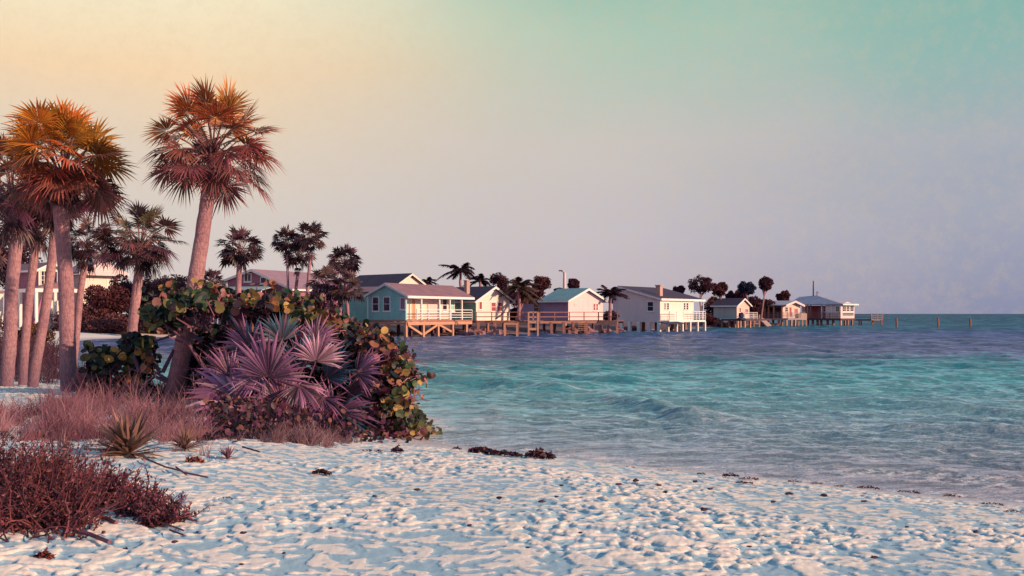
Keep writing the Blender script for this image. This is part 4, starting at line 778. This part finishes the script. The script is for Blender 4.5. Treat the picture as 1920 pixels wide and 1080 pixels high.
tl = [('dark tree with mauve highlights behind the cream cottage roof', 935, 533, 17, 18, 132, (935, 590), *PU), ('reddish bushy tree left of the lamp pole', 1016, 530, 17, 15, 134, (1016, 580), *RD),
 ('small dark tree right of the lamp pole', 1075, 533, 11, 11, 138, (1075, 570), *PU), ('low dark tree just left of the pole', 1050, 545, 9, 6, 139, (1050, 575), *PU), ('small round maroon tree above the grey house roof', 1273, 545, 11, 8, 152, (1273, 590), *PU),
 ('spreading umbrella-crowned tree on a bare trunk right of the grey house', 1313, 533, 22, 16, 150, (1317, 600), *PU), ('maroon tree behind the green shed', 1350, 542, 14, 13, 172, (1351, 590), *RD),
 ('blue-green spreading tree right of the shed roof', 1400, 540, 15, 12, 176, (1403, 590), *BL), ('tall lollipop-crowned tree on a thin pale leaning trunk', 1436, 532, 13, 12, 184, (1427, 595), *PU), ('round maroon tree left of the hip roof', 1468, 556, 11, 11, 196, (1468, 590), *RD),
 ('small dark tree above the ridge of the shed', 1370, 555, 9, 8, 178, (1370, 590), *PU), ('dark spreading low tree behind the shed gable', 1387, 553, 11, 9, 180, (1386, 590), *PU)]
for i, a in enumerate(tl): tree(a[0], a[1], a[2], a[3], a[4], a[5], a[6], a[7], a[8], 3600, i)
sh = [('wide reddish thicket filling the bank right of the lone brown palm', 352, 585, 60, 34, 101, (.05, .02, .03), (.24, .10, .11)), ('tall dark thicket between the pale house and the lone brown palm', 255, 555, 44, 40, 104, (.03, .012, .025), (.17, .06, .08)), ('low brown thicket left of the lone palm trunk', 165, 600, 46, 28, 100.5, (.07, .025, .035), (.27, .11, .12)), ('maroon thicket behind the sea grape below the mauve house', 450, 580, 46, 26, 99, (.03, .015, .03), (.16, .07, .09)), ('dark bushy shrub filling the gap left of the green shed', 1336, 585, 18, 20, 176, *PU), ('tall dark hedge shrub between the shed and the veranda house', 1412, 575, 16, 17, 186, *PU), ('small dark bush in the gap below the palm by the grey house', 1143, 592, 14, 10, 128, *PU), ('small dark bush in the gap right of the cream gable', 966, 590, 14, 12, 124, *PU), ('long low dark hedge behind the shed and the veranda house', 1395, 572, 52, 15, 190, *PU), ('low dark hedge between the coconut palms behind the cream cottage', 930, 556, 50, 12, 136, *PU), ('orange-tinged shrub behind the green shed', 1340, 566, 12, 9, 182, (.2, .07, .02), (.5, .2, .04)),
 ('dark hedge shrub under the pale-trunked coconut palm', 965, 562, 24, 14, 130, *PU), ('dark shrub mass left of the teal roof', 1000, 552, 18, 12, 132, *PU),
 ('dark maroon shrub with a pale top beside the pale yellow house', 195, 568, 42, 34, 101, *RD), ('low brown shrub bank above the inlet beach', 205, 612, 60, 20, 99.5, (.09, .03, .04), (.30, .13, .13)),
 ('mauve-brown thicket behind the lone brown palm', 320, 545, 52, 34, 103, (.05, .02, .03), (.22, .10, .11)), ('lower brown thicket right of the lone palm trunk', 300, 598, 50, 28, 100.5, (.08, .03, .04), (.30, .13, .13)),
 ('dark shrub below the mauve house porch', 520, 578, 50, 22, 100, (.01, .012, .02), (.07, .05, .07)), ('dark shrub under the trio of fan palms', 585, 585, 34, 30, 102, (.015, .012, .02), (.09, .04, .07)),
 ('dark shrub left of the teal side wall', 618, 590, 28, 24, 98, (.02, .01, .02), (.12, .05, .08)), ('brown shrub behind the leaning palm trunk', 390, 565, 34, 30, 98, (.05, .02, .03), (.18, .08, .09)),
 ('dark thicket at the far left behind the trunks', 20, 490, 50, 55, 118, (.02, .01, .025), (.12, .04, .06)), ('yellow-brown shrub between the slim palm trunks', 60, 632, 34, 28, 60, (.06, .03, .02), (.28, .13, .06)), ('low dark shrub at the left edge below the white wall', 0, 625, 30, 26, 62, (.03, .015, .03), (.14, .06, .08)),
 ('low maroon shrub right of the porch posts', 118, 605, 26, 20, 99, (.04, .015, .03), (.2, .08, .09)),
 ('reddish shrub among the pilings right of the balcony', 1330, 600, 12, 9, 168, *RD)]
for i, a in enumerate(sh):
    big = a[3] > 30
    tree(a[0], a[1], a[2], a[3], a[4], a[5], (a[1], a[2]+a[4]), a[6], a[7], 6500 if big else 1500, 40+i, 'shrub', size=2.9 if big else 2.3, group='shrubs on the far bank', tw=3, cat='shrub')
# ------------------------------------------------------------------ sea grape
def disc(mb, p, nrm, r, col):
    nrm = nrm.normalized(); a = nrm.cross(rv()).normalized(); b_ = nrm.cross(a); fold = nrm*r*random.uniform(.05, .22); n = 9; k = random.uniform(.8, 1.0)
    vs = [p-fold*.6+a*r*.0]+[p+a*math.cos(6.283*i/n)*r+b_*math.sin(6.283*i/n)*r*k+fold*(abs(math.sin(6.283*i/n))-.3) for i in range(n)]
    mb.add(vs, [(0, 1+i, 1+(i+1) % n) for i in range(n)], col)
def hubd(mb, p, d, col, r=.09, k=6):
    """a spray of round leaves on a twig end"""
    for i in range(k):
        q = p+rv()*r*1.7; nr = (rv()+Vector((.15, -.7, .35))*random.uniform(.2, 1.6)); disc(mb, q, nr, r*random.uniform(.7, 1.15), jc(col, .3))
def spray(mb, px, py, Y, cols, rpx=9, k=6, spread=0):
    p = P(px, py, Y+random.uniform(-.5, .5)); c = random.choice(cols); hubd(mb, p, None, c, rpx*Y/F, k); return p
DG = (.016, .040, .026); GR = (.05, .10, .035); OL = (.16, .15, .04); YE = (.54, .34, .09); OG = (.42, .17, .07); PK = (.42, .18, .15); DK = (.018, .012, .022)
random.seed(77)
Yb = 19.6; root = empty('sea_grape', ground(560, 812), 'large sprawling sea grape bush with round green, gold and rust leaves, hanging toward the water', 'bush')
o = root.location.copy(); lf = MB(); tw = MB()
outline = [(275, 590), (300, 568), (345, 556), (395, 558), (440, 556), (500, 560), (550, 572), (590, 590), (640, 606), (680, 624), (715, 640), (740, 662), (762, 684), (782, 712), (765, 735), (752, 762), (778, 785), (803, 803), (770, 815), (715, 822)]
def along(t):
    q = t*(len(outline)-1); i = min(int(q), len(outline)-2); f_ = q-i; a, b_ = outline[i], outline[i+1]; return a[0]+(b_[0]-a[0])*f_, a[1]+(b_[1]-a[1])*f_
cxp, cyp = 520, 720
for k in range(620):
    t = random.random()**1.15; x, y = along(t); inn = random.random()**1.3*.42
    inn *= (.35 if t < .16 else 1); x2 = x+(cxp-x)*inn+random.uniform(-8, 8); y2 = y+(cyp-y)*inn+random.uniform(-8, 8)
    if t < .2: cs = [DG, DG, GR, DG, PK, OL]
    elif t < .6: cs = [DG, OL, YE, OG, DG, OL, DK, PK, DG, (.10, .03, .04), DG]
    else: cs = [OL, OL, OG, GR, PK, YE, DG, (.12, .05, .04), DG]
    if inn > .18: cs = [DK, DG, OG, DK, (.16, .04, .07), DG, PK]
    Yk = Yb-(.5 if inn < .1 else 0)+random.uniform(-.6, .6)+(.7 if t < .5 else .2)*(.5-inn)
    p = spray(lf, x2, y2, Yk, cs, random.uniform(5.5, 9.5), random.choice((4, 5, 6, 7)))
    if random.random() < .2:
        q = P(cxp+(x2-cxp)*.86+random.uniform(-15, 15), cyp+(y2-cyp)*.8+10, Yk+.2); mdl = (p+q)/2+rv()*.15
        tw.tube([q, mdl, p], [.022, .015, .008], 4, jc((.26, .10, .16), .4))
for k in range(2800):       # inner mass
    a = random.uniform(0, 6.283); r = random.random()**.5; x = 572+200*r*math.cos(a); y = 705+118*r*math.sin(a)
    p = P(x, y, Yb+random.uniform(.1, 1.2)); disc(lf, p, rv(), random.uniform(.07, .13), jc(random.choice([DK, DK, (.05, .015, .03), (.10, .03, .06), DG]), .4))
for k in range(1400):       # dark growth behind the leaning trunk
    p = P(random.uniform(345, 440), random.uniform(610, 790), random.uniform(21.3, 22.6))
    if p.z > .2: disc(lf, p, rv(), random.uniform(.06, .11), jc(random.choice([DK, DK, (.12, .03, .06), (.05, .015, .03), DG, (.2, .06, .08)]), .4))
for k in range(3000):       # low litter and dead leaves under the fans
    g_ = ground(random.uniform(372, 770), random.uniform(795, 832)+0)
    if g_.z > .03: disc(lf, g_+Vector((0, random.uniform(0, 1.2), random.random()**2*.5)), rv(), random.uniform(.025, .06), jc(random.choice([DK, (.10, .02, .05), (.20, .05, .10), (.03, .01, .02), (.22, .09, .06)]), .4))
for k in range(60):       # stray shoots that break the outline
    t = random.random(); x, y = along(t); dx_, dy_ = (x-540)/260, (y-720)/170; f_ = random.uniform(12, 30); p0 = P(x, y, Yb-.2); p1 = P(x+dx_*f_, y+dy_*f_, Yb-.2+random.uniform(-.3, .3))
    tw.tube([p0, (p0+p1)/2+rv()*.04, p1], [.014, .01, .006], 4, (.26, .10, .14))
    hubd(lf, p1, None, random.choice([DG, GR, OL, OG, YE, PK]), random.uniform(.055, .085), random.choice((2, 3, 4)))
for k in range(950):       # tangle of bare twigs
    a = random.uniform(0, 6.283); r = random.random()**.5; x = 575+215*r*math.cos(a); y = 712+104*r*math.sin(a)
    p = P(x, y, Yb+random.uniform(-.6, .3)); d = rv(); d.y *= .4; q = p+d*random.uniform(.15, .5)
    tw.tube([p, (p+q)/2+rv()*.06, q], [.009, .007, .004], 3, jc(random.choice([(.36, .12, .22), (.20, .06, .12), (.5, .25, .28)]), .35))
for (a, b_, w_) in [(([400, 800], [395, 720], [430, 640], [480, 590]), 0, .06), (([560, 810], [600, 720], [650, 650], [700, 640]), 0, .05), (([600, 810], [680, 760], [740, 720], [775, 715]), 0, .045), (([380, 790], [390, 700], [350, 640], [300, 600]), 0, .06), (([460, 800], [470, 700], [540, 620], [570, 590]), 0, .05), (([640, 810], [700, 790], [760, 790], [800, 800]), 0, .03),
                     (([432, 555], [450, 572], [480, 585], [520, 575]), 0, .022), (([440, 600], [455, 575], [470, 560], [490, 566]), 0, .02)]:
    tw.tube([P(x, y, Yb-.1+random.uniform(-.1, .2)) for x, y in a], [w_, w_*.8, w_*.6, w_*.3], 6, (.22, .10, .15))
lf.v = [tuple(Vector(v)-o) for v in lf.v]; tw.v = [tuple(Vector(v)-o) for v in tw.v]
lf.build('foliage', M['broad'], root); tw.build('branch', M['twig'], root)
# second, darker sea grape by the leaning trunk
random.seed(5); Yc = 20.6; root = empty('sea_grape', ground(250, 745), 'low dark green sea grape with crooked grey branches between the thick and leaning palm trunks', 'bush'); o = root.location.copy(); lf = MB(); tw = MB()
for k in range(170):
    cx_, cy_, rx_, ry_ = random.choice([(185, 695, 25, 38), (235, 690, 45, 30), (262, 690, 28, 30), (215, 730, 55, 22), (258, 650, 25, 14)])
    spray(lf, cx_+random.uniform(-1, 1)*rx_, cy_+random.uniform(-1, 1)*ry_, Yc+random.uniform(0, .8), [DG, DK, DG, (.03, .012, .02), DK, DG, GR] if random.random() < .85 else [OG, OL, YE], random.uniform(6, 9), 6)
for pl in [((365, 738), (330, 722), (295, 700), (262, 697), (240, 690)), ((330, 722), (290, 706), (255, 728), (215, 722)), ((262, 697), (252, 670), (256, 650)), ((380, 640), (345, 620), (320, 630), (290, 640)), ((300, 700), (286, 672), (282, 655)), ((305, 698), (318, 672), (326, 655))]:
    tw.tube([P(x, y, Yc-.2) for x, y in pl], [.045*(1-i*.18) for i in range(len(pl))], 6, (.15, .10, .17))
lf.v = [tuple(Vector(v)-o) for v in lf.v]; tw.v = [tuple(Vector(v)-o) for v in tw.v]
lf.build('foliage', M['broad'], root); tw.build('branch', M['twig'], root)
# ------------------------------------------------------------------ palmetto
random.seed(9); Yp = 17.6; root = empty('saw_palmetto', ground(540, 808), 'saw palmetto with spiky silvery mauve fan fronds in front of the sea grape', 'palmetto'); o = root.location.copy()
PM = (.46, .19, .34); PT = (.06, .14, .21); PL = (.74, .42, .55); PD = (.12, .05, .10)
fans = [(504, 709, 95, 82, -.3, PM, PL), (566, 690, 70, 88, .0, PT, PM), (592, 678, 60, 72, -.2, PL, PM), (612, 710, 80, 52, .1, PT, PM), (432, 708, 68, 160, .2, PM, PD), (452, 752, 96, 168, .1, PM, PL), (452, 772, 66, 205, .1, PM, PT),
        (527, 756, 74, 80, -.1, PM, PL), (522, 760, 66, 250, .1, PL, PT), (628, 772, 82, -40, .0, PM, PT), (624, 770, 76, 150, .2, PM, PL), (668, 700, 62, 25, .1, PM, PD), (470, 655, 72, 125, .3, PM, PT), (528, 640, 62, 95, .3, PT, PM), (590, 640, 52, 60, .35, PM, PL), (605, 745, 60, -80, -.1, PM, PD), (490, 700, 66, 200, -.1, PM, PL), (560, 720, 62, -60, -.2, PD, PM), (650, 735, 60, 10, .2, PD, PM), (400, 770, 50, 170, .2, PM, PL)]
for i, (x, y, r_, ang, dy, c0, c1) in enumerate(fans):
    fb = MB(); hub = P(x, y, Yp+dy); a = rad(ang); ax = Vector((math.cos(a), random.uniform(-.55, .15), math.sin(a))); nr = Vector((random.uniform(-.7, .7), -1, random.uniform(-.1, .9)))
    fan(fb, hub-o, ax, nr, r_*Yp/F*1.12, rad(random.uniform(125, 190)), 24, c0, c1, droop=.10, jit=.45, mid=.56, wide=1.2, fold=.45)
    st = P(535+random.uniform(-40, 40), 812, Yp+.4)-o; fb.tube([st, (st+hub-o)/2+Vector((0, -.1, .05)), hub-o], [.02, .016, .012], 5, (.30, .15, .2))
    fb.build('frond', M['leaf'], root)
# ------------------------------------------------------------------ ground spikes
def spiky(label, px, py, rpx, n, c0, c1, seed, name='yucca', cat='plant', up=1.0, wd=.05):
    random.seed(seed); g_ = ground(px, py); Y = g_.y; R = rpx*Y/F; mb = MB()
    for k in range(n):
        az = random.uniform(0, 6.283); el = random.uniform(.05, 1.35)*up; d = Vector((math.cos(az)*math.cos(el), math.sin(az)*math.cos(el), math.sin(el))); Ln = R*random.uniform(.6, 1.1)
        sd = d.cross(Vector((0, 0, 1))).normalized()*R*wd*random.uniform(.6, 1.1); up_ = sd.cross(d).normalized()*R*wd*.4; col = jc(lerp3(c0, c1, random.random()), .25); p = g_+Vector((0, 0, .02))
        m1 = p+d*Ln*.45+Vector((0, 0, .02*R)); tip = p+d*Ln-Vector((0, 0, Ln*random.uniform(0, .18))); 
        mb.add([p-sd*.5, p+sd*.5, m1-sd, m1-up_, m1+sd, tip], [(0, 1, 3), (0, 3, 2), (1, 4, 3), (2, 3, 5), (3, 4, 5)], col)
    return tag(mb.build(name, M['leaf'], None, g_), label, cat)
spiky('broad yucca rosette of stiff brown-green leaves on the sand edge left of centre', 240, 856, 96, 110, (.13, .08, .06), (.42, .22, .16), 1, wd=.06)
spiky('smaller grassy yucca with olive base right of the big rosette', 347, 846, 58, 90, (.16, .09, .07), (.5, .26, .2), 2, wd=.035)
spiky('small reddish spiky seedling on the sand below the grass', 427, 864, 34, 34, (.16, .05, .10), (.38, .16, .2), 3, wd=.06)
spiky('thin upright straw-coloured spiky clump left of the big yucca', 120, 850, 50, 60, (.2, .10, .10), (.42, .2, .2), 4, wd=.02, name='grass_clump')
spiky('dark spiky clump at the foot of the palmetto', 585, 835, 44, 70, (.07, .04, .08), (.26, .13, .2), 6, wd=.03, name='grass_clump')
# ------------------------------------------------------------------ grasses (uncountable)
def inpoly(x, y, poly):
    c = False; n = len(poly)
    for i in range(n):
        a, b_ = poly[i], poly[(i+1) % n]
        if (a[1] > y) != (b_[1] > y) and x < (b_[0]-a[0])*(y-a[1])/(b_[1]-a[1])+a[0]: c = not c
    return c
def grass(name, label, poly, tufts, hpx, c0, c1, seed, blades=22, wpx=1.2):
    random.seed(seed); xs = [p[0] for p in poly]; ysx = [p[1] for p in poly]; pp = []
    while len(pp) < tufts:
        x, y = random.uniform(min(xs), max(xs)), random.uniform(min(ysx), max(ysx))
        if inpoly(x, y, poly): pp.append((x, y))
    mb = MB()
    for (x, y) in pp:
        g_ = ground(x, y)
        if g_.z < .05 or float(pn(g_.x*1.6, g_.y*1.2, seed+9)) < -.06: continue
        s = g_.y/F; h = hpx*s*random.uniform(.5, 1.15)*(.75+1.1*float(pn(g_.x*.9, g_.y*.9, seed))); tc_ = lerp3(c0, c1, max(0, min(1, .5+.9*float(pn(g_.x*1.3, g_.y*1.3, seed+4))+random.uniform(-.2, .2))))
        for k in range(blades):
            az = random.uniform(0, 6.283); ln = abs(random.gauss(0, .8)); p = g_+Vector((random.gauss(0, 5)*s, random.gauss(0, 5)*s, -.02)); hh = h*random.uniform(.5, 1.2)
            d = Vector((math.cos(az)*ln, math.sin(az)*ln, 1)).normalized(); w_ = wpx*s*random.uniform(.6, 1.2); sd = Vector((w_/2, 0, 0)); m1 = p+d*hh*.55; tip = p+d*hh+Vector((math.cos(az), math.sin(az), -.4))*hh*random.uniform(.05, .3)
            mb.add([p-sd, p+sd, m1+sd*.8, m1-sd*.8, tip], [(0, 1, 2, 3), (3, 2, 4)], jc(tc_, .3))
    o_ = mb.build(name, M['grass'], None, (0, 0, 0)); tag(o_, label, 'grass', kind='stuff')
grass('dune_grass', 'pinkish dry grass spreading from the left edge toward the palmetto', [(-20, 775), (120, 755), (330, 765), (400, 800), (395, 835), (330, 832), (210, 835), (100, 828), (-20, 830)], 1300, 66, (.14, .04, .075), (.80, .38, .40), 1, 12, 1.1)
grass('dune_grass', 'fringe of dry grass under the palmetto fronds', [(370, 805), (480, 812), (640, 822), (690, 838), (640, 845), (560, 834), (400, 826)], 330, 34, (.12, .06, .09), (.54, .30, .30), 2, 20)
grass('shade_grass', 'dark undergrowth around the palm trunk bases', [(-40, 700), (130, 700), (330, 712), (330, 760), (170, 765), (120, 722), (-40, 712)], 600, 52, (.04, .02, .05), (.20, .09, .12), 3, 16)
grass('shade_grass', 'dark brush on the rise between the left trunks', [(-30, 655), (150, 655), (165, 700), (60, 702), (-30, 702)], 420, 40, (.05, .02, .045), (.24, .10, .11), 6, 16, 1.6)
grass('tall_grass', 'sparse tall pale stalks standing over the dune grass', [(0, 790), (390, 790), (380, 820), (0, 830)], 150, 95, (.34, .14, .14), (.70, .40, .34), 4, 4, 1.3)
# ------------------------------------------------------------------ foreground scrub
def scrub(label, cells, hpx, seed, n, ca, cb, name='coastal_scrub', lean=.0):
    random.seed(seed); tw = MB(); lf = MB(); g0 = ground(*cells[0][:2]); root = empty(name, g0, label, 'shrub', 'scrub in the near left corner'); o = g0
    for k in range(n):
        cx_, cy_, rx_, ry_ = random.choice(cells); x = cx_+random.gauss(0, .5)*rx_; y = cy_+random.gauss(0, .5)*ry_; g_ = ground(x, y); s = g_.y/F
        p = g_-o; d = Vector((random.gauss(lean, .55), random.gauss(0, .55), 1)).normalized(); Ln = hpx*s*random.uniform(.45, 1.2); pts = [p]
        for j in range(4): d = (d+rv()*.45).normalized(); pts.append(pts[-1]+d*Ln/4)
        tw.tube(pts, [2.0*s, 1.6*s, 1.2*s, .9*s, .4*s], 3, jc(random.choice([(.20, .06, .07), (.32, .10, .09), (.11, .04, .06)]), .3))
        for j in range(1, 5):
            for q in range(3):
                c = pts[j]+(pts[j-1]-pts[j])*random.random(); e_ = (rv()+d*.6).normalized()*random.uniform(5, 13)*s; b_ = e_.cross(rv()).normalized()*random.uniform(1.2, 2.6)*s
                lf.add([c, c+e_*.5-b_, c+e_, c+e_*.5+b_], [(0, 1, 2, 3)], jc(lerp3(ca, cb, random.random()**1.6), .3))
    tw.build('twigs', M['twig'], root); lf.build('foliage', M['broad'], root)
scrub('dense maroon scrub bush filling the bottom left corner', [(20, 985, 80, 30), (80, 955, 60, 30), (10, 940, 50, 30), (130, 985, 40, 25)], 125, 1, 760, (.04, .012, .018), (.42, .11, .12))
scrub('ridge of red-brown twiggy scrub trailing right across the pale sand', [(150, 925, 70, 14), (215, 945, 50, 14), (262, 970, 40, 10), (300, 985, 34, 7)], 62, 2, 520, (.04, .014, .025), (.42, .12, .16), lean=.3)
grass('dune_grass', 'scattered single wisps of dry grass thinning out into the open sand', [(-20, 815), (400, 815), (470, 845), (420, 868), (150, 880), (-20, 885)], 90, 46, (.16, .06, .10), (.60, .30, .30), 8, 8, 1.1)
grass('dune_grass', 'low dark mat of dead growth under the dry grass', [(-20, 780), (330, 775), (400, 805), (390, 830), (200, 832), (-20, 826)], 500, 24, (.03, .012, .03), (.16, .06, .08), 9, 16)
scrub('thin seed-headed scrub at the left edge above the corner bush', [(20, 905, 60, 12), (90, 900, 50, 10)], 60, 3, 130, (.12, .05, .05), (.40, .18, .12))
def sticks(name, label, L_, m='twig', cat='stick', r=2.2, col=(.24, .09, .10), group=None):
    mb = MB(); g0 = ground(*L_[0][0])
    for pl in L_:
        pts = [ground(x, y)+Vector((0, 0, .05)) for x, y in pl]; s = pts[0].y/F; mb.tube(pts, [r*s*(1-.2*i/len(pts)) for i in range(len(pts))], 5, jc(col, .3))
    return tag(mb.build(name, M[m], None, g0), label, cat, group)
random.seed(3)
sticks('driftwood_branch', 'fallen curved branch with a broken end on the pale sand below the scrub', [((135, 962), (165, 975), (200, 985), (218, 993))], r=4, cat='branch', col=(.34, .14, .15))
sticks('driftwood_branch', 'long thin fallen branch ending in a dark knob near the corner bush', [((130, 1005), (170, 1018), (205, 1030))], r=4.5, cat='branch', col=(.28, .11, .14))
for pl, lb in ((((280, 985), (320, 1000), (345, 1008)), 'dark twig running along the lower side of the scrub ridge tip'), (((300, 975), (340, 985), (370, 990)), 'dark twig at the very right tip of the scrub ridge'), (((318, 1008), (345, 1018)), 'short twig below the scrub ridge tip'),
        (((270, 868), (310, 885), (340, 893)), 'bare twig lying on sand right below the big yucca'), (((330, 885), (350, 900)), 'short bare twig under the curled dead leaves'), (((345, 895), (390, 905)), 'thin nearly level twig right of the curled dead leaves'), (((455, 845), (487, 855)), 'thin twig on bare sand right of the small red seedling')):
    sticks('fallen_twig', lb, [pl], r=1.8)
def clump(name, label, px, py, wpx, hpx, n, cols, seed, cat='seaweed', group=None, flat=.5, curl=.6):
    """heap of curled leaves and strands lying on the sand"""
    random.seed(seed); g0 = ground(px, py); s = g0.y/F; mb = MB()
    for k in range(n):
        x = random.uniform(-1, 1)*wpx*s*.8; p = Vector((x, random.gauss(0, .4)*wpx*s*.35, 0)); p.z = gz(g0.x+p.x, g0.y+p.y)-g0.z+abs(random.gauss(0, .4))*hpx*s*max(0, 1-abs(x)/(wpx*s))+.03
        a = rv(); a.z *= flat; a.normalize(); b_ = a.cross(rv()).normalized(); L_ = hpx*s*random.uniform(.3, .8); w_ = L_*random.uniform(.2, .5)
        q = p+g0; up = Vector((0, 0, L_*curl*random.uniform(0, .6)))
        mb.add([q-a*L_, q-b_*w_+up, q+b_*w_+up, q+a*L_, q+up*.3-b_*w_*.2], [(0, 1, 4), (0, 4, 2), (1, 3, 4), (4, 3, 2)], jc(random.choice(cols), .4))
    return tag(mb.build(name, M['debris'], None, g0), label, cat, group)
SW = [(.055, .015, .03), (.09, .02, .04), (.03, .015, .025)]
gs = 'seaweed washed up along the tide line'
for i, (px, py, w_, h_, n, lb) in enumerate([(905, 852, 32, 11, 220, 'long dark heap of seaweed at the left end of the tide line'), (950, 857, 36, 9, 220, 'dark middle stretch of the long seaweed heap'), (1012, 861, 32, 13, 240, 'humped dark seaweed heap at the right end of the long stretch'), (745, 850, 12, 9, 60, 'small dark pointed seaweed heap by the bush tip'), (700, 850, 26, 5, 50, 'low scatter of seaweed just right of the dry grass'),
    (857, 845, 10, 5, 40, 'tiny dark seaweed tuft left of the long heap'), (603, 893, 20, 9, 90, 'knobbly red-black seaweed clump alone on the upper sand'), (1315, 893, 10, 4, 30, 'small dark seaweed knot on the tide line right of centre'), (1370, 897, 20, 6, 80, 'reddish seaweed streak at the middle of the right tide line'), (1405, 903, 22, 5, 60, 'reddish seaweed streak just right of the middle one'), (1395, 911, 20, 5, 60, 'red seaweed strand lying below the tide line streak'),
    (1490, 908, 16, 4, 40, 'thin seaweed wisp where the tide line bends right'), (1530, 912, 14, 4, 40, 'pinkish seaweed wisp near the right tide line'), (1575, 917, 14, 4, 40, 'small seaweed wisp above the pink pebbles'), (1630, 920, 26, 5, 70, 'dark red seaweed streak toward the right'), (1705, 928, 28, 5, 70, 'dark seaweed streak left of the frame corner'), (1785, 936, 22, 5, 50, 'seaweed streak near the right edge'), (1860, 951, 24, 5, 50, 'reddish seaweed streak close to the right edge'), (1900, 966, 22, 5, 50, 'seaweed streak cut by the right edge'), (1180, 880, 18, 3, 30, 'faint red seaweed wisp right of the long heap'), (1245, 886, 20, 3, 30, 'faint red seaweed trace between the wisps')]):
    clump('seaweed', lb, px, py, w_, h_, n, SW if i < 9 else SW+[(.28, .06, .08), (.16, .05, .07)], 200+i, 'seaweed', gs, curl=.9)
clump('dry_leaf_heap', 'curled rust-brown dead leaves below the small yucca', 365, 872, 18, 14, 60, [(.35, .10, .04), (.22, .07, .07)], 300, 'leaves')
clump('dry_leaf_heap', 'red-brown dead leaf clump at the bottom left of the frame', 82, 1056, 20, 16, 60, [(.25, .05, .04), (.12, .03, .04)], 301, 'leaves')
clump('dead_leaf', 'curled brown dead leaf on the sand right of the scrub tip', 425, 943, 14, 6, 18, [(.20, .07, .06), (.10, .04, .05)], 302, 'leaf')
clump('seed_pod', 'dark seed clump low on the sand at the left below the scrub', 235, 1040, 5, 7, 14, [(.10, .03, .05)], 303, 'pod')
peb = [(318, 945, 'near the scrub tip'), (370, 1012, 'with a twin below it, right of the scrub'), (455, 1015, 'brown, left of bottom centre'), (532, 1055, 'reddish, near the bottom edge'), (453, 1074, 'dark, touching the bottom edge'), (327, 1032, 'tiny, below the fallen twigs'), (200, 878, 'beside the big yucca'), (782, 928, 'navy, in the upper middle sand'), (702, 941, 'flat black, left of centre'), (936, 945, 'small brown, centre'),
       (1016, 952, 'rusty, centre'), (1043, 942, 'black sliver, centre'), (1053, 920, 'tiny, just right of centre'), (1088, 1012, 'long black, lower centre'), (990, 1043, 'black, bottom centre'), (1160, 917, 'red, right of centre'), (1192, 910, 'grey, below the tide line'), (1235, 919, 'rust sliver, right of centre'), (1248, 932, 'small rust, right of centre'), (1304, 911, 'black, under the right tide line'), (1332, 926, 'red-brown, beside a black one'), (1480, 935, 'slate, right'),
       (1450, 951, 'black, right'), (1545, 938, 'dark, above right'), (1320, 966, 'black, lower right'), (1620, 950, 'dark grey, far right'), (1700, 1000, 'small dark, lower far right'), (1405, 1040, 'dark, bottom right'), (1640, 1060, 'dark, bottom far right'), (1830, 1010, 'dark, right edge'), (620, 1005, 'grey, lower left of centre'), (880, 1000, 'tiny black, lower middle')]
random.seed(44)
for i, (px, py, lb) in enumerate(peb):
    g_ = ground(px, py); s = g_.y/F; mb = MB(); blob(mb, g_+Vector((0, 0, .055)), random.uniform(2.2, 4.2)*s, i+5, 5, (random.uniform(1.2, 2.4), 1.1, .7), .4)
    mb.c = [jc(random.choice([(.03, .02, .05), (.09, .03, .04), (.05, .03, .05)]), .3)]*len(mb.v)
    tag(mb.build('sand_debris', M['debris'], None, g_), 'small dark bit of drift on the sand, '+lb, 'debris', 'small dark bits scattered on the sand')
